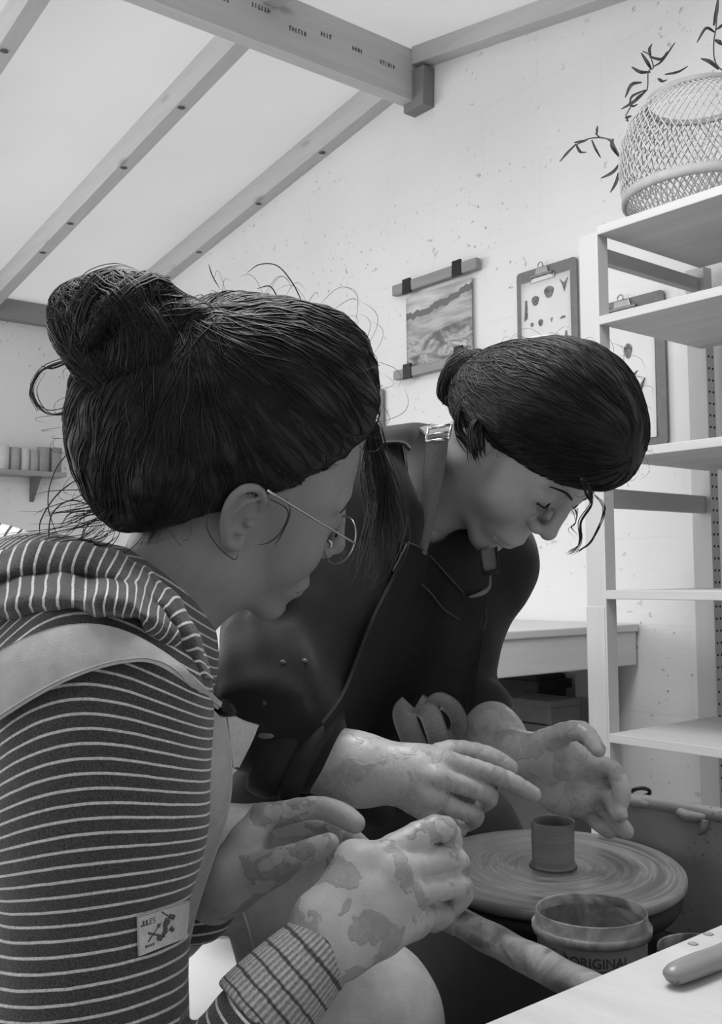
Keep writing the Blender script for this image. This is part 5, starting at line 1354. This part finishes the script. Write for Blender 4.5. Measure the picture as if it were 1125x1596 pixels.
a, b = at(437, 1150, 1.065), at(498, 1186, 1.055); d = (b-a)/np.linalg.norm(b-a); n_ = np.cross(d, FW); n_ /= np.linalg.norm(n_); q_ = np.cross(d, n_); C = []
for s_, r_ in ((-.1, .054), (.0, .059), (.3, .060), (.52, .056), (.6, .051), (.66, .054), (.85, .055), (.98, .050), (1.0, .045), (.9, .043), (.5, .043)):
    C.append([a+(b-a)*s_+(n_*math.cos(x)+q_*math.sin(x)*.9)*r_*(1+.03*math.sin(3*x+s_*4)) for x in np.linspace(0, 2*math.pi, 25)])
sheet('rolled_cuff', C, 60, 64, M_CFD, P2, .002)
m = MB(); cl = plain('dried_clay_splash', .2, .8, nz=.3, nscale=90)
for px, py, w_, h_ in ((414, 1146, 12, 6), (412, 1180, 5, 14), (434, 1169, 2.5, 6), (440, 1032, 5, 3), (474, 1030, 4, 3)):
    p = hit(SMK, px, py)
    if p is None: continue
    c = p-ray(px, py)*.0012; k_ = (p-CAM)@FW/FPX; pts = [c+RW*w_*k_*math.cos(a_)*(1+.2*math.sin(3*a_))+DW*h_*k_*math.sin(a_) for a_ in np.linspace(0, 2*math.pi, 14, endpoint=False)]
    m.prism(pts, FW*.006)
m.build('clay_splash', cl, smock, True)
# collar
C = pxgrid([[(560, 700, 1.18), (566, 676, 1.20), (575, 668, 1.24), (580, 690, 1.28)], [(600, 690, 1.17), (606, 670, 1.19), (612, 664, 1.23), (616, 690, 1.27)], [(628, 690, 1.17), (636, 666, 1.19), (648, 660, 1.24), (640, 690, 1.28)], [(640, 700, 1.17), (655, 672, 1.2), (672, 662, 1.25), (664, 690, 1.28)]])
sheet('collar', C, 40, 20, M_SMK, P2, .004)
C = pxgrid([[(628, 680, 1.185), (640, 672, 1.20), (662, 668, 1.225)], [(634, 720, 1.18), (648, 715, 1.19), (668, 710, 1.21)], [(638, 770, 1.18), (650, 765, 1.185), (662, 760, 1.20)], [(636, 830, 1.185), (646, 826, 1.19), (656, 822, 1.20)]])
sheet('undershirt_edge', C, 30, 12, plain('pale_undershirt', .5, .9), P2, .003)
# ---------------- apron
M_APR = plain('black_denim', .010, .85, nz=.3, nscale=120, bump=.25); M_STI = plain('apron_stitching', .075, .8, nz=.3, nscale=200); M_WEB = plain('grey_webbing', .17, .85, nz=.12, nscale=260, bump=.3)
ap = 1.205
def onsm(px, py, off, lim=None, fb=1.27):
    p = hit(SMK, px, py, .9, 1.7)
    d_ = fb if p is None else (p-CAM)@FW
    return at(px, py, d_-off)
sl = [(663, 684, 1.158), (659, 732, 1.162), (655, 783, 1.175), (650, 828, 1.19), (643, 852, 1.20)]; sr = [(699, 682, 1.158), (692, 737, 1.164), (682, 789, 1.178), (673, 832, 1.19), (664, 866, 1.20)]
C = [[at(*l), at((l[0]+r[0])/2, (l[1]+r[1])/2, l[2]-.003), at(*r)] for l, r in zip(sl, sr)]
C = [[at(640, 670, 1.26), at(655, 664, 1.26), at(672, 660, 1.26)], [at(655, 668, 1.19), at(672, 665, 1.187), at(694, 666, 1.19)]]+C
V, Fc, uv = grid_sheet(C, 70, 14, .0028); N0 = np.cross(C[4][1]-C[3][1], C[4][2]-C[4][1])
if N0@FW > 0: Fc = [f[::-1] for f in Fc]
make('apron_strap', V, Fc, M_WEB, P2, True, uv=uv)
M_BUC = plain('buckle_steel', .6, .22, 1.0); pass
m = MB(); bq = px3([(664, 688, 1.152), (667, 668, 1.158), (703, 662, 1.158), (699, 684, 1.152)]); bq = bq+[bq[0]]
for p, q in zip(bq[:-1], bq[1:]): m.tube([p, q], .0017, 8)
for p in bq[:-1]: m.tube([p-RW*.0005, p+RW*.0005], .0019, 8)
m.tube([bq[0]*.5+bq[1]*.5, bq[2]*.5+bq[3]*.5], .0012, 6); m.build('strap_buckle', M_BUC, P2, True)
# bib
tl, tr, bl = (636, 846), (668, 862), (560, 1000)
rows = [[(634, 846), (668, 863), (700, 898), (728, 928), (752, 918)], [(618, 888), (660, 912), (694, 950), (724, 968), (756, 955)], [(590, 960), (640, 985), (690, 1010), (724, 1020), (752, 1000)], [(545, 1060), (600, 1070), (660, 1085), (710, 1085), (738, 1070)], [(500, 1130), (570, 1150), (640, 1160), (700, 1150), (722, 1130)]]
C = [[onsm(x, y, .020 if i < 2 else .032) for x, y in r] for i, r in enumerate(rows)]
V, Fc, uv = grid_sheet(C, 60, 50, .004, False, lambda U, W: .003*np.sin(U*9+W*7)); N0 = np.cross(C[2][2]-C[1][2], C[2][3]-C[2][2])
if N0@FW > 0: Fc = [f[::-1] for f in Fc]
bib2 = make('apron_bib', V, Fc, M_APR, P2, True, uv=uv)
st_ = MB()
def stitch(pts, off=.021, r=.0011): st_.tube([onsm(x, y, off) for x, y in pts], r, 5, 4)
stitch([(636, 846), (652, 852), (668, 864), (694, 893), (724, 926)], .024); stitch([(622, 884), (648, 903), (672, 925), (690, 948), (716, 966)], .022); stitch([(634, 848), (622, 872), (612, 890)], .022)
stitch([(700, 977), (712, 1005), (728, 1020), (744, 996), (757, 968), (754, 932)], .016); stitch([(716, 1005), (722, 1030), (708, 1048)], .016)
st_.build('stitching', M_STI, bib2, True)
C = pxgrid([[(750, 858, 1.235), (773, 853, 1.235)], [(752, 875, 1.235), (774, 872, 1.235)], [(756, 892, 1.235), (776, 888, 1.235)]]); sheet('far_strap', C, 16, 8, M_WEB, P2, .003)
m = MB(); m.tube(px3([(748, 856, 1.232), (750, 874, 1.232), (753, 894, 1.232)]), .0016, 6); m.tube(px3([(773, 852, 1.232), (775, 868, 1.232), (777, 890, 1.232)]), .0016, 6)
m.tube(px3([(753, 895, 1.232), (764, 893, 1.23), (778, 889, 1.232)]), .0028, 6); m.build('far_buckle', M_CFD, P2, True)
m = MB(); m.tube(px3([(764, 896, 1.235), (762, 915, 1.235), (750, 925, 1.23), (731, 931, 1.225)]), [.0012, .0022, .003, .0012], 6, 5); m.build('bib_tab', plain('bib_tab_grey', .16, .6), P2, True)
# tied bow
def band(name, pts, w, dirv=None, tw=None):
    P = A(px3(pts)); P = crom(P, 40); T = np.gradient(P, axis=0); T /= np.linalg.norm(T, axis=1)[:, None]
    C = []
    for i in range(40):
        sd = np.cross(T[i], FW+RW*((tw or 0)*(i/39))); sd /= np.linalg.norm(sd); C.append([P[i]-sd*w/2, P[i]+FW*-.0015, P[i]+sd*w/2])
    return sheet(name, C, 60, 10, M_WEB, P2, .0025)
band('bow_end', [(640, 1098, 1.13), (630, 1112, 1.125), (638, 1140, 1.12), (654, 1176, 1.12)], .026)
band('bow_end', [(650, 1096, 1.13), (668, 1110, 1.12), (680, 1140, 1.115), (690, 1175, 1.115)], .024)
band('bow_loop', [(668, 1108, 1.125), (684, 1092, 1.12), (706, 1104, 1.12), (716, 1128, 1.125), (708, 1148, 1.13), (692, 1150, 1.13)], .019, None, .4)
# lap
SKI = Field(*bbox(px3([(340, 1230, 1.1), (760, 1240, 1.4), (340, 1420, 1.2), (740, 1420, 1.5)]), .15), .007)
SKI.cap(at(450, 1325, 1.38), at(575, 1350, 1.32), .100, .090, .04); SKI.cap(at(520, 1295, 1.46), at(720, 1310, 1.56), .108, .09, .04)
SKI.cap(at(575, 1350, 1.32), at(590, 1640, 1.40), .085, .07, .03); SKI.cap(at(720, 1310, 1.56), at(740, 1640, 1.62), .08, .07, .03)
for pts in ([(360, 1250, 1.17), (420, 1222, 1.15), (480, 1228, 1.16)], [(470, 1240, 1.17), (540, 1236, 1.14), (590, 1262, 1.13)], [(380, 1275, 1.2), (450, 1262, 1.17), (520, 1290, 1.15)]): SKI.chain(px3(pts), [.02, .03, .02], .03, '+', 4)
SKI.warp(lambda P: .006*vnoise(P*12)+.002*vnoise(P*30))
make('apron_skirt', *SKI.mesh(1), plain('dark_apron_cloth', .03, .85, nz=.3, nscale=14, bump=.2), P2, True)
# ------------------------------------------------------------ light
w = bpy.data.worlds.new('world'); SC.world = w; w.use_nodes = True
bg = w.node_tree.nodes['Background']; bg.inputs[0].default_value = (1, 1, 1, 1); bg.inputs[1].default_value = 1.15
def area(name, loc, target, sx, sy, power):
    l = bpy.data.lights.new(name, 'AREA'); l.shape = 'RECTANGLE'; l.size = sx; l.size_y = sy; l.energy = power
    o = bpy.data.objects.new(name, l); COL.objects.link(o); o.location = loc
    o.rotation_euler = (Vector(target)-Vector(loc)).to_track_quat('-Z', 'Y').to_euler(); return o
area('window_daylight', (LX+.1, -.4, 1.5), (0, .3, 1.2), 2.2, 1.3, 55)
area('back_wall_fill', (-2.9, y_back+.1, 1.5), (-3.4, 2, 1.4), 2.2, 1.3, 42)  # added fill lamp, no window modelled here; brightens the gable and left walls
area('added_top_light', (-1.0, .7, 2.42), (-.85, .75, 0), 1.1, .8, 34)  # unseen lamp added under the closed roof, more top light on hands and wheel
SC.view_settings.exposure = 0
